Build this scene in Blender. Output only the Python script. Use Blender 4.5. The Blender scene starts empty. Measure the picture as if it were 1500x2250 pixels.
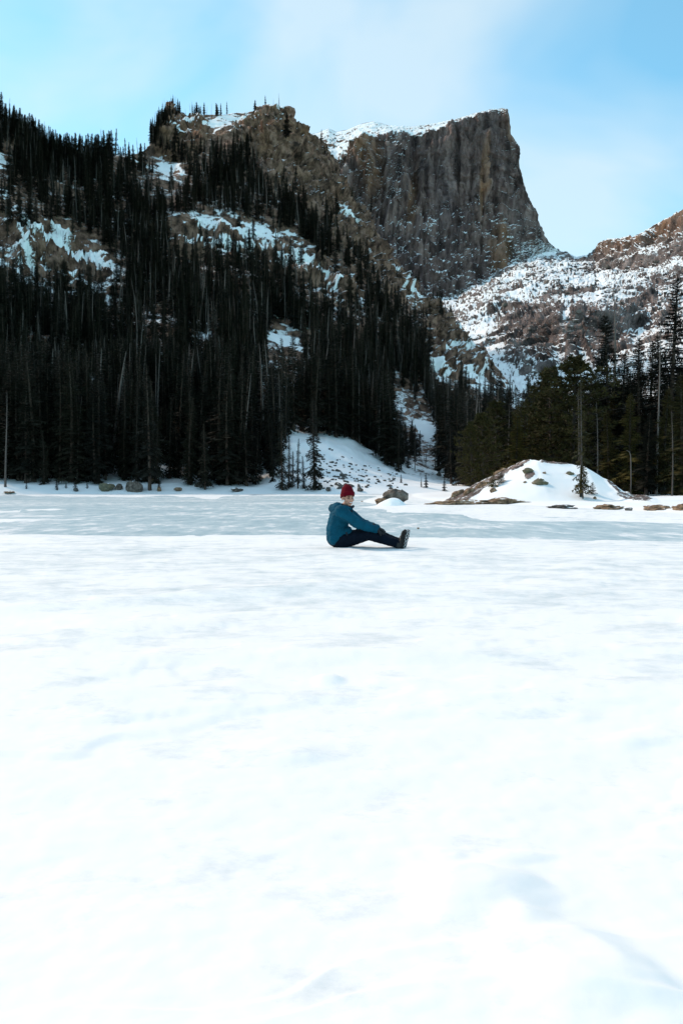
import bpy, bmesh, math, random
import numpy as np
from mathutils import Vector, Matrix, Euler

# ------------------------------------------------------------------ camera, sky, sun, exposure
SC = bpy.context.scene
ROOT = SC.collection
F, HY, CH = 1800.0, 1073.0, 0.81            # focal length and horizon row of the 1500 x 2250 photograph, eye height (m)
cam_data = bpy.data.cameras.new('camera')
cam = bpy.data.objects.new('camera', cam_data); ROOT.objects.link(cam)
cam_data.sensor_fit = 'VERTICAL'; cam_data.sensor_height = 36.0
cam_data.lens = 36.0 * F / 2250.0
cam_data.clip_start = 0.05; cam_data.clip_end = 20000
cam.location = (0, 0, CH)
cam.rotation_euler = (math.radians(90) - math.atan((1125 - HY) / F), 0, 0)
SC.camera = cam

SUN_AZ, SUN_EL = math.radians(-58), math.radians(38)
world = bpy.data.worlds.new('World'); SC.world = world; world.use_nodes = True
wn, wl = world.node_tree.nodes, world.node_tree.links
wn.clear()
w_out = wn.new('ShaderNodeOutputWorld'); w_bg = wn.new('ShaderNodeBackground')
w_sky = wn.new('ShaderNodeTexSky'); w_sky.sky_type = 'NISHITA'; w_sky.sun_disc = False
w_sky.sun_elevation = SUN_EL; w_sky.sun_rotation = SUN_AZ
w_sky.altitude = 3000; w_sky.air_density = 1.0; w_sky.dust_density = 0.6; w_sky.ozone_density = 1.0
w_tint = wn.new('ShaderNodeMix'); w_tint.data_type = 'RGBA'; w_tint.blend_type = 'MULTIPLY'
w_tint.inputs['Factor'].default_value = 1.0; w_tint.inputs['B'].default_value = (0.50, 1.34, 1.22, 1)
w_tc = wn.new('ShaderNodeTexCoord'); w_map = wn.new('ShaderNodeMapping'); w_map.inputs['Scale'].default_value = (1.0, 1.0, 1.5); w_map.inputs['Location'].default_value = (2.1, 0.9, 0.4)
w_n = wn.new('ShaderNodeTexNoise'); w_n.inputs['Scale'].default_value = 3.1; w_n.inputs['Detail'].default_value = 4; w_n.inputs['Roughness'].default_value = 0.48
w_n.inputs['Distortion'].default_value = 0.4
w_r = wn.new('ShaderNodeValToRGB'); w_r.color_ramp.elements[0].position = 0.36; w_r.color_ramp.elements[1].position = 0.66
w_r.color_ramp.elements[0].color = (0.18, 0.18, 0.18, 1); w_r.color_ramp.elements[1].color = (0.70, 0.70, 0.70, 1)
w_cl = wn.new('ShaderNodeMix'); w_cl.data_type = 'RGBA'; w_cl.inputs['B'].default_value = (3.55, 3.95, 4.1, 1)      # thin bright cloud
wl.new(w_tc.outputs['Generated'], w_map.inputs['Vector']); wl.new(w_map.outputs['Vector'], w_n.inputs['Vector'])
wl.new(w_n.outputs['Fac'], w_r.inputs['Fac']); wl.new(w_sky.outputs['Color'], w_tint.inputs['A'])
wl.new(w_tint.outputs['Result'], w_cl.inputs['A']); wl.new(w_r.outputs['Color'], w_cl.inputs['Factor'])
wl.new(w_cl.outputs['Result'], w_bg.inputs['Color']); w_bg.inputs['Strength'].default_value = 0.078
wl.new(w_bg.outputs['Background'], w_out.inputs['Surface'])

sun_data = bpy.data.lights.new('sun', 'SUN'); sun_data.energy = 1.1; sun_data.angle = math.radians(10); sun_data.color = (1.0, 0.76, 0.57)
sun = bpy.data.objects.new('sun', sun_data); ROOT.objects.link(sun)
S = Vector((math.sin(SUN_AZ) * math.cos(SUN_EL), math.cos(SUN_AZ) * math.cos(SUN_EL), math.sin(SUN_EL)))
sun.rotation_euler = S.to_track_quat('Z', 'Y').to_euler(); sun.location = (-60, 30, 60)

SC.view_settings.view_transform = 'Standard'; SC.view_settings.look = 'None'
SC.view_settings.exposure = 1.62; SC.view_settings.gamma = 1.0; SC.view_settings.use_curve_mapping = False
SC.cycles.max_bounces = 6; SC.cycles.diffuse_bounces = 3; SC.cycles.glossy_bounces = 2
SC.cycles.use_denoising = True

# ------------------------------------------------------------------ numeric helpers
def _hash(ix, iy, iz, seed):
    h = (ix.astype(np.int64) * 374761393 + iy.astype(np.int64) * 668265263 + iz.astype(np.int64) * 2147483647 + seed * 974711) & 0xffffffff
    h = ((h ^ (h >> 13)) * 1274126177) & 0xffffffff
    h = ((h ^ (h >> 16)) * 2246822519) & 0xffffffff
    return (h ^ (h >> 15)) & 0xffffffff
_G = np.array([(1,1,0),(-1,1,0),(1,-1,0),(-1,-1,0),(1,0,1),(-1,0,1),(1,0,-1),(-1,0,-1),(0,1,1),(0,-1,1),(0,1,-1),(0,-1,-1)], float)
def perlin(x, y, z, seed=0):
    x, y, z = np.broadcast_arrays(np.asarray(x, float), np.asarray(y, float), np.asarray(z, float))
    xi, yi, zi = np.floor(x), np.floor(y), np.floor(z)
    fx, fy, fz = x - xi, y - yi, z - zi
    xi, yi, zi = xi.astype(np.int64), yi.astype(np.int64), zi.astype(np.int64)
    fade = lambda t: t * t * t * (t * (t * 6 - 15) + 10)
    u, v, w = fade(fx), fade(fy), fade(fz)
    out = 0.0
    for dx in (0, 1):
        for dy in (0, 1):
            for dz in (0, 1):
                g = _G[_hash(xi + dx, yi + dy, zi + dz, seed) % 12]
                d = g[..., 0] * (fx - dx) + g[..., 1] * (fy - dy) + g[..., 2] * (fz - dz)
                out = out + d * (u if dx else 1 - u) * (v if dy else 1 - v) * (w if dz else 1 - w)
    return out
def fbm(x, y, z, seed=0, octv=4, gain=0.5, ridged=False):
    t, a, f, n = 0.0, 1.0, 1.0, 0.0
    for i in range(octv):
        p = perlin(x * f, y * f, z * f, seed + 17 * i)
        t = t + a * ((1 - 2.2 * np.abs(p)) - 0.45 if ridged else p * 1.4); n += a
        a *= gain; f *= 2.03
    return t / n
def blocks(x, y, z, seed, mask):
    """random value per (warped) Voronoi cell: broken, angular steps; only evaluated where mask > 0"""
    out = np.zeros_like(x); m = mask > 0.02
    x, y, z = x[m], y[m], z[m]; xi, yi, zi = np.floor(x), np.floor(y), np.floor(z); best = np.full(x.shape, 9.0); val = np.zeros_like(x)
    for dx in (-1, 0, 1):
        for dy in (-1, 0, 1):
            for dz in (-1, 0, 1):
                cx, cy, cz = xi + dx, yi + dy, zi + dz; h = _hash(cx.astype(np.int64), cy.astype(np.int64), cz.astype(np.int64), seed)
                d = (cx + (h & 1023) / 1023.0 - x) ** 2 + (cy + ((h >> 10) & 1023) / 1023.0 - y) ** 2 + (cz + ((h >> 20) & 1023) / 1023.0 - z) ** 2
                w = d < best; best = np.where(w, d, best); val = np.where(w, ((h >> 5) & 4095) / 2047.5 - 1, val)
    out[m] = val; return out
def sstep(a, b, x):
    t = np.clip((x - a) / (b - a), 0, 1); return t * t * (3 - 2 * t)
def px_point(px, depth, py):
    return np.array([(px - 750) / F * depth, depth, CH + (HY - py) / F * depth])

def grid_mesh(name, P, mat, attrs=None, smooth=True):
    """P: (rows, cols, 3) -> one sheet mesh"""
    R, C = P.shape[:2]
    idx = np.arange(R * C).reshape(R, C)
    q = np.stack([idx[:-1, :-1], idx[:-1, 1:], idx[1:, 1:], idx[1:, :-1]], -1).reshape(-1, 4)
    me = bpy.data.meshes.new(name)
    me.vertices.add(R * C); me.vertices.foreach_set('co', P.reshape(-1).astype(np.float32))
    me.loops.add(q.size); me.loops.foreach_set('vertex_index', q.reshape(-1).astype(np.int32))
    me.polygons.add(len(q)); me.polygons.foreach_set('loop_start', (np.arange(len(q)) * 4).astype(np.int32))
    me.polygons.foreach_set('use_smooth', np.full(len(q), smooth))
    for k, v in (attrs or {}).items():
        a = me.attributes.new(k, 'FLOAT', 'POINT'); a.data.foreach_set('value', v.reshape(-1).astype(np.float32))
    me.update(); me.validate()
    me.materials.append(mat)
    o = bpy.data.objects.new(name, me); ROOT.objects.link(o)
    return o
def grid_normals(P):
    du = np.gradient(P, axis=1); dv = np.gradient(P, axis=0)
    n = np.cross(du, dv); n /= np.linalg.norm(n, axis=-1, keepdims=True) + 1e-9
    return n
def tri_mesh(name, V, Fc, mat, smooth=False):
    me = bpy.data.meshes.new(name); me.from_pydata([tuple(v) for v in V], [], [tuple(f) for f in Fc])
    if smooth: me.polygons.foreach_set('use_smooth', [True] * len(me.polygons))
    for m in (mat if isinstance(mat, (list, tuple)) else [mat]): me.materials.append(m)
    me.update(); return me
def link(name, me, parent=None, loc=None):
    o = bpy.data.objects.new(name, me); ROOT.objects.link(o)
    if parent is not None: o.parent = parent
    if loc is not None: o.location = loc
    return o
def tag(o, label=None, cat=None, group=None, kind=None):
    if label: o['label'] = label
    if cat: o['category'] = cat
    if group: o['group'] = group
    if kind: o['kind'] = kind
    return o

# ------------------------------------------------------------------ materials
def new_mat(name):
    m = bpy.data.materials.new(name); m.use_nodes = True
    nt = m.node_tree; return m, nt.nodes, nt.links, nt.nodes['Principled BSDF']
def n_noise(N, L, scale, detail=4, rough=0.55, vec=None, mapscale=None):
    t = N.new('ShaderNodeTexNoise'); t.inputs['Scale'].default_value = scale; t.inputs['Detail'].default_value = detail; t.inputs['Roughness'].default_value = rough
    tc = N.new('ShaderNodeTexCoord'); src = tc.outputs['Object']
    if mapscale:
        mp = N.new('ShaderNodeMapping'); mp.inputs['Scale'].default_value = mapscale; L.new(src, mp.inputs['Vector']); src = mp.outputs['Vector']
    L.new(src, t.inputs['Vector']); return t.outputs['Fac']
def n_ramp(N, L, fac, stops):
    r = N.new('ShaderNodeValToRGB'); e = r.color_ramp.elements
    while len(e) < len(stops): e.new(0.5)
    for el, (p, c) in zip(e, stops): el.position = p; el.color = (*c, 1)
    L.new(fac, r.inputs['Fac']); return r.outputs['Color']
def n_mix(N, L, fac, a, b):
    m = N.new('ShaderNodeMix'); m.data_type = 'RGBA'
    for k, v in (('Factor', fac), ('A', a), ('B', b)):
        if hasattr(v, 'links'): L.new(v, m.inputs[k])
        elif k == 'Factor': m.inputs[k].default_value = v
        else: m.inputs[k].default_value = (*v, 1)
    return m.outputs['Result']
def n_math(N, L, op, a, b=0.0):
    m = N.new('ShaderNodeMath'); m.operation = op
    for i, v in enumerate((a, b)):
        if hasattr(v, 'links'): L.new(v, m.inputs[i])
        else: m.inputs[i].default_value = v
    return m.outputs[0]
def n_attr(N, name):
    a = N.new('ShaderNodeAttribute'); a.attribute_name = name; return a.outputs['Fac']
def n_bump(N, L, h, strength, dist, bsdf):
    b = N.new('ShaderNodeBump'); b.inputs['Strength'].default_value = strength; b.inputs['Distance'].default_value = dist
    L.new(h, b.inputs['Height']); L.new(b.outputs['Normal'], bsdf.inputs['Normal'])
SNOW = (0.86, 0.88, 0.90)

def terrain_mat(name, fine, rock, vert=(1, 1, 0.35), k1=0.5, k2=0.45):
    """rock with snow lying where the mesh says it lies ('snow'), ragged at the edge; 'warm' = ochre staining of the rock"""
    m, N, L, B = new_mat(name)
    n1 = n_noise(N, L, fine, 5, 0.62); n2 = n_noise(N, L, fine * 5.3, 4, 0.6)
    s = n_math(N, L, 'ADD', n_attr(N, 'snow'), n_math(N, L, 'MULTIPLY', n_math(N, L, 'SUBTRACT', n1, 0.5), k1 * 2))
    s = n_math(N, L, 'ADD', s, n_math(N, L, 'MULTIPLY', n_math(N, L, 'SUBTRACT', n2, 0.5), k2 * 2))
    sm = N.new('ShaderNodeMapRange'); sm.inputs['From Min'].default_value = 0.44; sm.inputs['From Max'].default_value = 0.56; L.new(s, sm.inputs['Value'])
    nr = n_noise(N, L, fine * 0.8, 6, 0.65, mapscale=vert)
    c = n_ramp(N, L, nr, rock)
    nw = n_noise(N, L, fine * 0.35, 5, 0.6, mapscale=vert)
    wf = n_math(N, L, 'MULTIPLY', n_math(N, L, 'MULTIPLY', n_attr(N, 'warm'), 2.6), n_math(N, L, 'SUBTRACT', nw, 0.33))
    wf = n_math(N, L, 'MINIMUM', n_math(N, L, 'MAXIMUM', wf, 0.0), 1.0)
    c = n_mix(N, L, wf, c, n_ramp(N, L, nr, [(0.36, (0.085, 0.042, 0.024)), (0.60, (0.34, 0.175, 0.095))]))
    c = n_mix(N, L, sm.outputs['Result'], c, SNOW)
    L.new(c, B.inputs['Base Color']); B.inputs['Roughness'].default_value = 0.85; B.inputs['Specular IOR Level'].default_value = 0.2
    n_bump(N, L, n_math(N, L, 'MULTIPLY', n_math(N, L, 'ADD', n2, nr), n_math(N, L, 'SUBTRACT', 1.0, sm.outputs['Result'])), 0.8, 0.45 / fine, B)
    return m
GREY = [(0.36, (0.036, 0.026, 0.027)), (0.48, (0.125, 0.086, 0.085)), (0.64, (0.31, 0.225, 0.215))]
BROWN = [(0.37, (0.024, 0.016, 0.012)), (0.48, (0.120, 0.070, 0.050)), (0.63, (0.33, 0.205, 0.155))]
TAN = [(0.36, (0.036, 0.028, 0.027)), (0.48, (0.13, 0.103, 0.098)), (0.64, (0.31, 0.25, 0.235))]
M_peak = terrain_mat('peak_rock', 0.05, GREY, (1, 1, 0.22))
M_hill = terrain_mat('hillside_rock', 0.30, BROWN, (1, 1, 0.8), 0.6, 0.5)
M_valley = terrain_mat('valley_rock', 0.09, TAN, (1, 1, 0.7), 0.5, 0.6)

def mat_snow(name, tint_scale, bump=0.25, blue=0.0):
    m, N, L, B = new_mat(name)
    n = n_noise(N, L, tint_scale, 6, 0.6)
    c = n_ramp(N, L, n, [(0.35, (0.80 - blue * 0.5, 0.85 - blue * 0.2, 0.88)), (0.6, (0.88, 0.895, 0.905))])
    L.new(c, B.inputs['Base Color']); B.inputs['Roughness'].default_value = 0.75; B.inputs['Specular IOR Level'].default_value = 0.25
    n2 = n_noise(N, L, tint_scale * 9, 5, 0.6)
    n_bump(N, L, n2, bump, 0.12 / tint_scale, B)
    return m
def mat_crust():
    m, N, L, B = new_mat('snow_crust')
    n = n_noise(N, L, 4.6, 8, 0.70, mapscale=(0.7, 0.9, 1)); n2 = n_noise(N, L, 14.0, 5, 0.6)
    f = n_math(N, L, 'ADD', n_attr(N, 'icy'), n_math(N, L, 'MULTIPLY', n_math(N, L, 'SUBTRACT', n, 0.5), 2.2))
    mr = N.new('ShaderNodeMapRange'); mr.inputs['From Min'].default_value = 0.12; mr.inputs['From Max'].default_value = 0.85; L.new(f, mr.inputs['Value'])
    c = n_mix(N, L, mr.outputs['Result'], n_ramp(N, L, n, [(0.3, (0.86, 0.875, 0.885)), (0.6, (0.90, 0.90, 0.90))]), (0.50, 0.585, 0.625))       # wind-polished ice showing through
    L.new(c, B.inputs['Base Color']); B.inputs['Roughness'].default_value = 0.7; B.inputs['Specular IOR Level'].default_value = 0.25
    n_bump(N, L, n2, 0.10, 0.02, B); return m
M_snow = mat_crust()
M_bank = mat_snow('snow_bank', 0.8, 0.2)

def mat_ice():
    m, N, L, B = new_mat('lake_ice')
    a = n_noise(N, L, 0.22, 6, 0.6, mapscale=(0.7, 0.7, 1)); b = n_noise(N, L, 2.6, 5, 0.7, mapscale=(0.9, 0.28, 1))
    f = n_math(N, L, 'ADD', n_math(N, L, 'MULTIPLY', a, 0.42), n_math(N, L, 'MULTIPLY', b, 0.58))
    c = n_ramp(N, L, f, [(0.38, (0.34, 0.47, 0.53)), (0.47, (0.46, 0.58, 0.63)), (0.53, (0.58, 0.67, 0.71)), (0.57, (0.86, 0.88, 0.90))])
    L.new(c, B.inputs['Base Color']); B.inputs['Roughness'].default_value = 0.42; B.inputs['IOR'].default_value = 1.31
    B.inputs['Specular IOR Level'].default_value = 0.35
    n_bump(N, L, b, 0.15, 0.05, B); return m
M_ice = mat_ice()

def mat_rock(name, stops, scale, snowtop=None, lichen=0.0):
    """a boulder: mottled stone, snow settled on its upward faces"""
    m, N, L, B = new_mat(name)
    n = n_noise(N, L, scale, 6, 0.65); c = n_ramp(N, L, n, stops)
    if lichen:
        l = n_noise(N, L, scale * 0.6, 4, 0.6); lf = n_ramp(N, L, l, [(0.46, (0, 0, 0)), (0.6, (lichen,) * 3)])
        c = n_mix(N, L, lf, c, (0.14, 0.115, 0.06))
    if snowtop is not None:
        g = N.new('ShaderNodeNewGeometry'); sp = N.new('ShaderNodeSeparateXYZ'); L.new(g.outputs['Normal'], sp.inputs['Vector'])
        w = n_noise(N, L, scale * 0.8, 4, 0.6)
        z = n_math(N, L, 'ADD', sp.outputs['Z'], n_math(N, L, 'MULTIPLY', n_math(N, L, 'SUBTRACT', w, 0.5), 1.1))
        mr = N.new('ShaderNodeMapRange'); mr.inputs['From Min'].default_value = snowtop; mr.inputs['From Max'].default_value = snowtop + 0.06; L.new(z, mr.inputs['Value'])
        c = n_mix(N, L, mr.outputs['Result'], c, SNOW)
    L.new(c, B.inputs['Base Color']); B.inputs['Roughness'].default_value = 0.85
    n_bump(N, L, n_noise(N, L, scale * 4, 4), 0.5, 0.15 / scale, B); return m
M_boulder = mat_rock('boulder_stone', [(0.36, (0.025, 0.019, 0.016)), (0.5, (0.10, 0.078, 0.062)), (0.66, (0.22, 0.175, 0.145))], 3.0, 0.93)
M_mossy = mat_rock('lichen_stone', [(0.3, (0.04, 0.036, 0.025)), (0.5, (0.10, 0.095, 0.06)), (0.7, (0.2, 0.18, 0.13))], 3.0, 0.95, 0.8)
M_ledge = mat_rock('ledge_stone', [(0.36, (0.04, 0.024, 0.015)), (0.5, (0.19, 0.115, 0.065)), (0.65, (0.38, 0.26, 0.17))], 5.0, 1.02, 0.1)
M_stone = mat_rock('talus_stone', [(0.3, (0.025, 0.023, 0.02)), (0.6, (0.10, 0.09, 0.08)), (0.75, (0.2, 0.17, 0.15))], 2.5, 0.98)
M_rubble = mat_rock('rubble_stone', [(0.3, (0.05, 0.042, 0.036)), (0.5, (0.14, 0.115, 0.098)), (0.7, (0.25, 0.2, 0.17))], 0.12, 0.72)

def mat_needles(name, dark, light):
    m, N, L, B = new_mat(name)
    oi = N.new('ShaderNodeObjectInfo'); n = n_noise(N, L, 1.3, 3)
    f = n_math(N, L, 'ADD', n_math(N, L, 'MULTIPLY', oi.outputs['Random'], 0.5), n_math(N, L, 'MULTIPLY', n, 0.5))
    L.new(n_ramp(N, L, f, [(0.2, dark), (0.75, light)]), B.inputs['Base Color'])
    B.inputs['Roughness'].default_value = 0.7; B.inputs['Specular IOR Level'].default_value = 0.12; return m
M_spruce = mat_needles('spruce_needles', (0.008, 0.0085, 0.007), (0.024, 0.022, 0.014))
M_pine = mat_needles('pine_needles', (0.028, 0.025, 0.009), (0.085, 0.068, 0.018))
def mat_bark(name, a, b):
    m, N, L, B = new_mat(name)
    oi = N.new('ShaderNodeObjectInfo'); n = n_noise(N, L, 3.0, 5, 0.6, mapscale=(3, 3, 0.5))
    f = n_math(N, L, 'ADD', n_math(N, L, 'MULTIPLY', oi.outputs['Random'], 0.35), n_math(N, L, 'MULTIPLY', n, 0.65))
    L.new(n_ramp(N, L, f, [(0.25, a), (0.75, b)]), B.inputs['Base Color']); B.inputs['Roughness'].default_value = 0.9; return m
M_bark = mat_bark('bark', (0.02, 0.014, 0.010), (0.085, 0.055, 0.040))
M_dead = mat_bark('dead_wood', (0.035, 0.027, 0.022), (0.155, 0.125, 0.11))
M_grey = mat_bark('weathered_wood', (0.12, 0.10, 0.085), (0.34, 0.30, 0.26))

# ------------------------------------------------------------------ terrain sheets (polar: azimuth x profile from the shore to behind the skyline)
def sheet(cols, rows, nseg):
    """rows: list of dict(y=[(px, py)], r=[(px, slant distance)]) in order near -> far. Returns P (R, C, 3), V index per row"""
    Y = np.array([np.interp(cols, [a for a, _ in r['y']], [b for _, b in r['y']]) for r in rows])
    D = np.array([np.interp(cols, [a for a, _ in r['r']], [b for _, b in r['r']]) for r in rows])
    ys, ds, vs = [], [], []
    for i in range(len(rows) - 1):
        for t in np.linspace(0, 1, nseg[i], endpoint=(i == len(rows) - 2)):
            ys.append(Y[i] * (1 - t) + Y[i + 1] * t); ds.append(D[i] * (1 - t) + D[i + 1] * t); vs.append(i + t)
    Y, D = np.array(ys), np.array(ds)
    az = np.arctan((cols - 750) / F)[None, :]
    dep = D * np.cos(az)
    P = np.stack([D * np.sin(az), dep, CH + (HY - Y) / F * dep], -1)
    return P, np.array(vs), Y
def project(P):
    return 750 + F * P[..., 0] / P[..., 1], HY - F * (P[..., 2] - CH) / P[..., 1]

def blob(px, py, items):
    """soft union of ellipses (cx, cy, rx, ry, tilt deg) in bearing / elevation"""
    m = np.zeros_like(px)
    for cx, cy, rx, ry, a in items:
        c, s = math.cos(math.radians(a)), math.sin(math.radians(a))
        u = ((px - cx) * c + (py - cy) * s) / rx; v = (-(px - cx) * s + (py - cy) * c) / ry
        m = np.maximum(m, np.clip(1.6 - (u * u + v * v), 0, 1))
    return m

# ---- forested hillside with its rocky knob
hc = np.concatenate([np.linspace(-3600, -700, 60)[:-1], np.linspace(-700, -60, 70)[:-1], np.linspace(-60, 1230, 640)])
def ext(l0):          # the slope goes on beyond the frame to the left, rising
    return l0
H_rows = [
    dict(y=[(-3600, 1130), (-1000, 1092), (-200, 1088), (700, 1086), (1000, 1085), (1230, 1085)], r=[(-3600, 255), (-1500, 168), (-700, 137), (0, 112), (750, 104), (1230, 112)]),
    dict(y=[(-3600, 1020), (-700, 1058), (0, 1066), (350, 1070), (640, 1072), (720, 1064), (1000, 1070), (1230, 1072)], r=[(-3600, 262), (-1500, 175), (-700, 143), (0, 116), (750, 108), (1230, 118)]),
    dict(y=[(-3600, 700), (-700, 960), (0, 1030), (400, 1036), (560, 1038), (640, 990), (715, 984), (760, 1002), (800, 1028), (860, 1046), (950, 1054), (1000, 1056), (1230, 1062)], r=[(-3600, 275), (-1500, 188), (-700, 156), (0, 130), (600, 125), (720, 136), (850, 132), (1000, 138), (1230, 145)]),
    dict(y=[(-3600, 200), (-1500, 560), (-700, 760), (0, 870), (300, 870), (600, 885), (700, 905), (800, 930), (880, 950), (960, 960), (1050, 980), (1230, 1020)], r=[(-3600, 300), (-1500, 225), (0, 185), (750, 185), (950, 215), (1230, 225)]),
    dict(y=[(-3600, -400), (-1500, 200), (-700, 480), (0, 640), (300, 655), (500, 655), (700, 715), (850, 780), (950, 850), (1050, 890), (1150, 930), (1230, 980)], r=[(-3600, 350), (-1500, 290), (0, 275), (700, 285), (1230, 310)]),
    dict(y=[(-3600, -800), (-1500, -150), (-700, 250), (-200, 430), (0, 490), (200, 505), (400, 485), (600, 535), (750, 585), (850, 665), (950, 765), (1050, 835), (1150, 890), (1230, 960)], r=[(-3600, 400), (-1500, 340), (0, 335), (700, 375), (1230, 370)]),
    dict(y=[(-3600, -1200), (-1500, -450), (-700, 60), (-200, 320), (0, 385), (200, 420), (330, 398), (400, 350), (500, 345), (600, 350), (680, 420), (750, 500), (830, 600), (900, 675), (960, 730), (1010, 775), (1060, 820), (1120, 880), (1230, 955)], r=[(-3600, 450), (-1500, 390), (0, 372), (200, 385), (380, 470), (700, 480), (1230, 415)]),
    dict(y=[(-3600, -1500), (-1500, -640), (-700, -120), (-200, 190), (0, 272), (60, 312), (130, 362), (200, 374), (260, 356), (310, 346), (336, 325), (352, 296), (364, 270), (376, 254), (450, 264), (520, 260), (560, 250), (590, 240), (636, 240), (648, 266), (672, 284), (690, 306), (702, 338), (735, 375), (780, 445), (830, 535), (900, 620), (960, 682), (1010, 730), (1060, 778), (1120, 842), (1230, 935)], r=[(-3600, 500), (-1500, 430), (0, 398), (200, 420), (330, 480), (380, 545), (700, 540), (1010, 470), (1230, 440)]),
    dict(y=[(-3600, -1400), (-1500, -500), (-700, 30), (0, 420), (350, 420), (640, 400), (700, 480), (900, 740), (1230, 1000)], r=[(-3600, 640), (0, 560), (700, 680), (1230, 560)]),
]
P, hv, hY = sheet(hc, H_rows, [12, 22, 62, 76, 60, 60, 60, 26])
n0 = grid_normals(P); n0 *= np.sign(n0[..., 2:3] + 1e-9)
hpx, hpy = np.broadcast_to(hc[None, :], hY.shape), hY
open_items = [(760, 470, 14, 40, -38), (840, 585, 12, 50, -40), (900, 660, 12, 40, -42), (730, 430, 10, 26, -30), (130, 565, 125, 62, 12), (235, 600, 50, 40, 45), (455, 520, 88, 40, 5), (560, 545, 60, 42, 20), (640, 560, 55, 38, 30), (720, 620, 90, 40, 28), (310, 345, 75, 28, 14), (375, 385, 36, 32, 30), (505, 290, 50, 26, -8), (420, 285, 50, 24, 0), (560, 260, 60, 24, -10),
              (620, 750, 38, 30, 40), (430, 745, 40, 16, 20), (575, 880, 20, 40, -20), (670, 770, 26, 14, 35), (655, 1000, 34, 52, 20), (770, 1020, 100, 46, 24), (880, 1058, 110, 18, 2), (905, 905, 52, 26, 36), (935, 940, 28, 18, 40), (975, 790, 30, 48, -25), (1015, 760, 26, 60, -32), (1060, 830, 50, 44, 35), (1110, 860, 60, 30, 35), (15, 360, 20, 36, 60), (8, 460, 14, 26, 0), (355, 715, 35, 18, 25), (880, 880, 26, 22, 40), (640, 800, 24, 20, 40)]
rock_items = [(620, 330, 95, 90, 20), (700, 400, 80, 70, 45), (790, 520, 80, 62, 48), (860, 600, 70, 40, 48), (400, 300, 60, 45, 10), (960, 720, 60, 40, 50), (380, 270, 30, 30, 0), (640, 260, 40, 50, 0), (985, 770, 50, 45, 45), (1040, 800, 40, 30, 40), (130, 565, 110, 50, 12), (500, 545, 120, 40, 10), (700, 610, 110, 40, 28)]
h_open = blob(hpx, hpy, open_items) * (0.12 + 0.88 * sstep(-0.12, 0.22, fbm(P[..., 0] / 14, P[..., 1] / 14, P[..., 2] / 9, 7, 4, 0.6))) ; h_open = np.where(hv[:, None] < 2.6, blob(hpx, hpy, open_items), h_open); h_rock = blob(hpx, hpy, rock_items)
away = sstep(1.2, 3.2, hv)[:, None] * np.ones_like(hpx)
x, y, z = P[..., 0], P[..., 1], P[..., 2]
d_big = fbm(x / 70, y / 70, z / 60, 3, 3) * 9.0
d_mid = fbm(x / 22, y / 22, z / 15, 5, 4, 0.55, True) * (2.2 + 7.0 * h_rock)
d_led = fbm(x / 30, y / 30, z / 5.5, 9, 3, 0.5) * (0.8 + 3.6 * h_rock)
d_fine = fbm(x / 6, y / 6, z / 5, 11, 4, 0.62, True) * (0.6 + 2.6 * h_rock)
edge = sstep(7.02, 6.7, hv)[:, None] * 0.75 + 0.25
d_blk = (blocks(x / 15, y / 15, z / 10, 91, h_rock) * 3.4 + blocks(x / 5.5, y / 5.5, z / 4, 92, h_rock) * 1.7) * h_rock
d_fine = d_fine * 0.7 + d_blk
calm = sstep(7.02, 6.5, hv)[:, None] * 0.6 + 0.4
P = P + n0 * ((d_big * edge + (d_mid + d_led) * calm + d_fine) * away)[..., None]
P[..., 2] += (fbm(x / 9, y / 9, z * 0, 13, 3) * 0.5 * sstep(0.6, 1.6, hv)[:, None])
HP = P
n1 = grid_normals(P); n1 *= np.sign((n1 * n0).sum(-1, keepdims=True))
slope = n1[..., 2]
h_snow = sstep(0.50, 0.86, slope) * 0.75 + 0.10 + 0.55 * h_open + 0.06 * h_rock - 0.40 * away * (1 - h_open)
h_snow = np.where(hv[:, None] < 2.0, 0.9 + 0 * h_snow, h_snow)
h_snow = np.maximum(h_snow, 0.95 * sstep(2.6, 1.6, hv)[:, None] * np.ones_like(h_snow))
h_warm = np.clip(blob(hpx, hpy, [(400, 290, 60, 60, 0), (640, 270, 50, 60, 0), (600, 300, 60, 40, 0), (790, 370, 40, 60, 0)]) * 0.9 + 0.34, 0, 1)
hill = grid_mesh('hillside', P, M_hill, dict(snow=h_snow, warm=h_warm)); tag(hill, 'steep forested hillside with snow patches and a rocky knob above the far shore', 'hillside', kind='structure')

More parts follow.
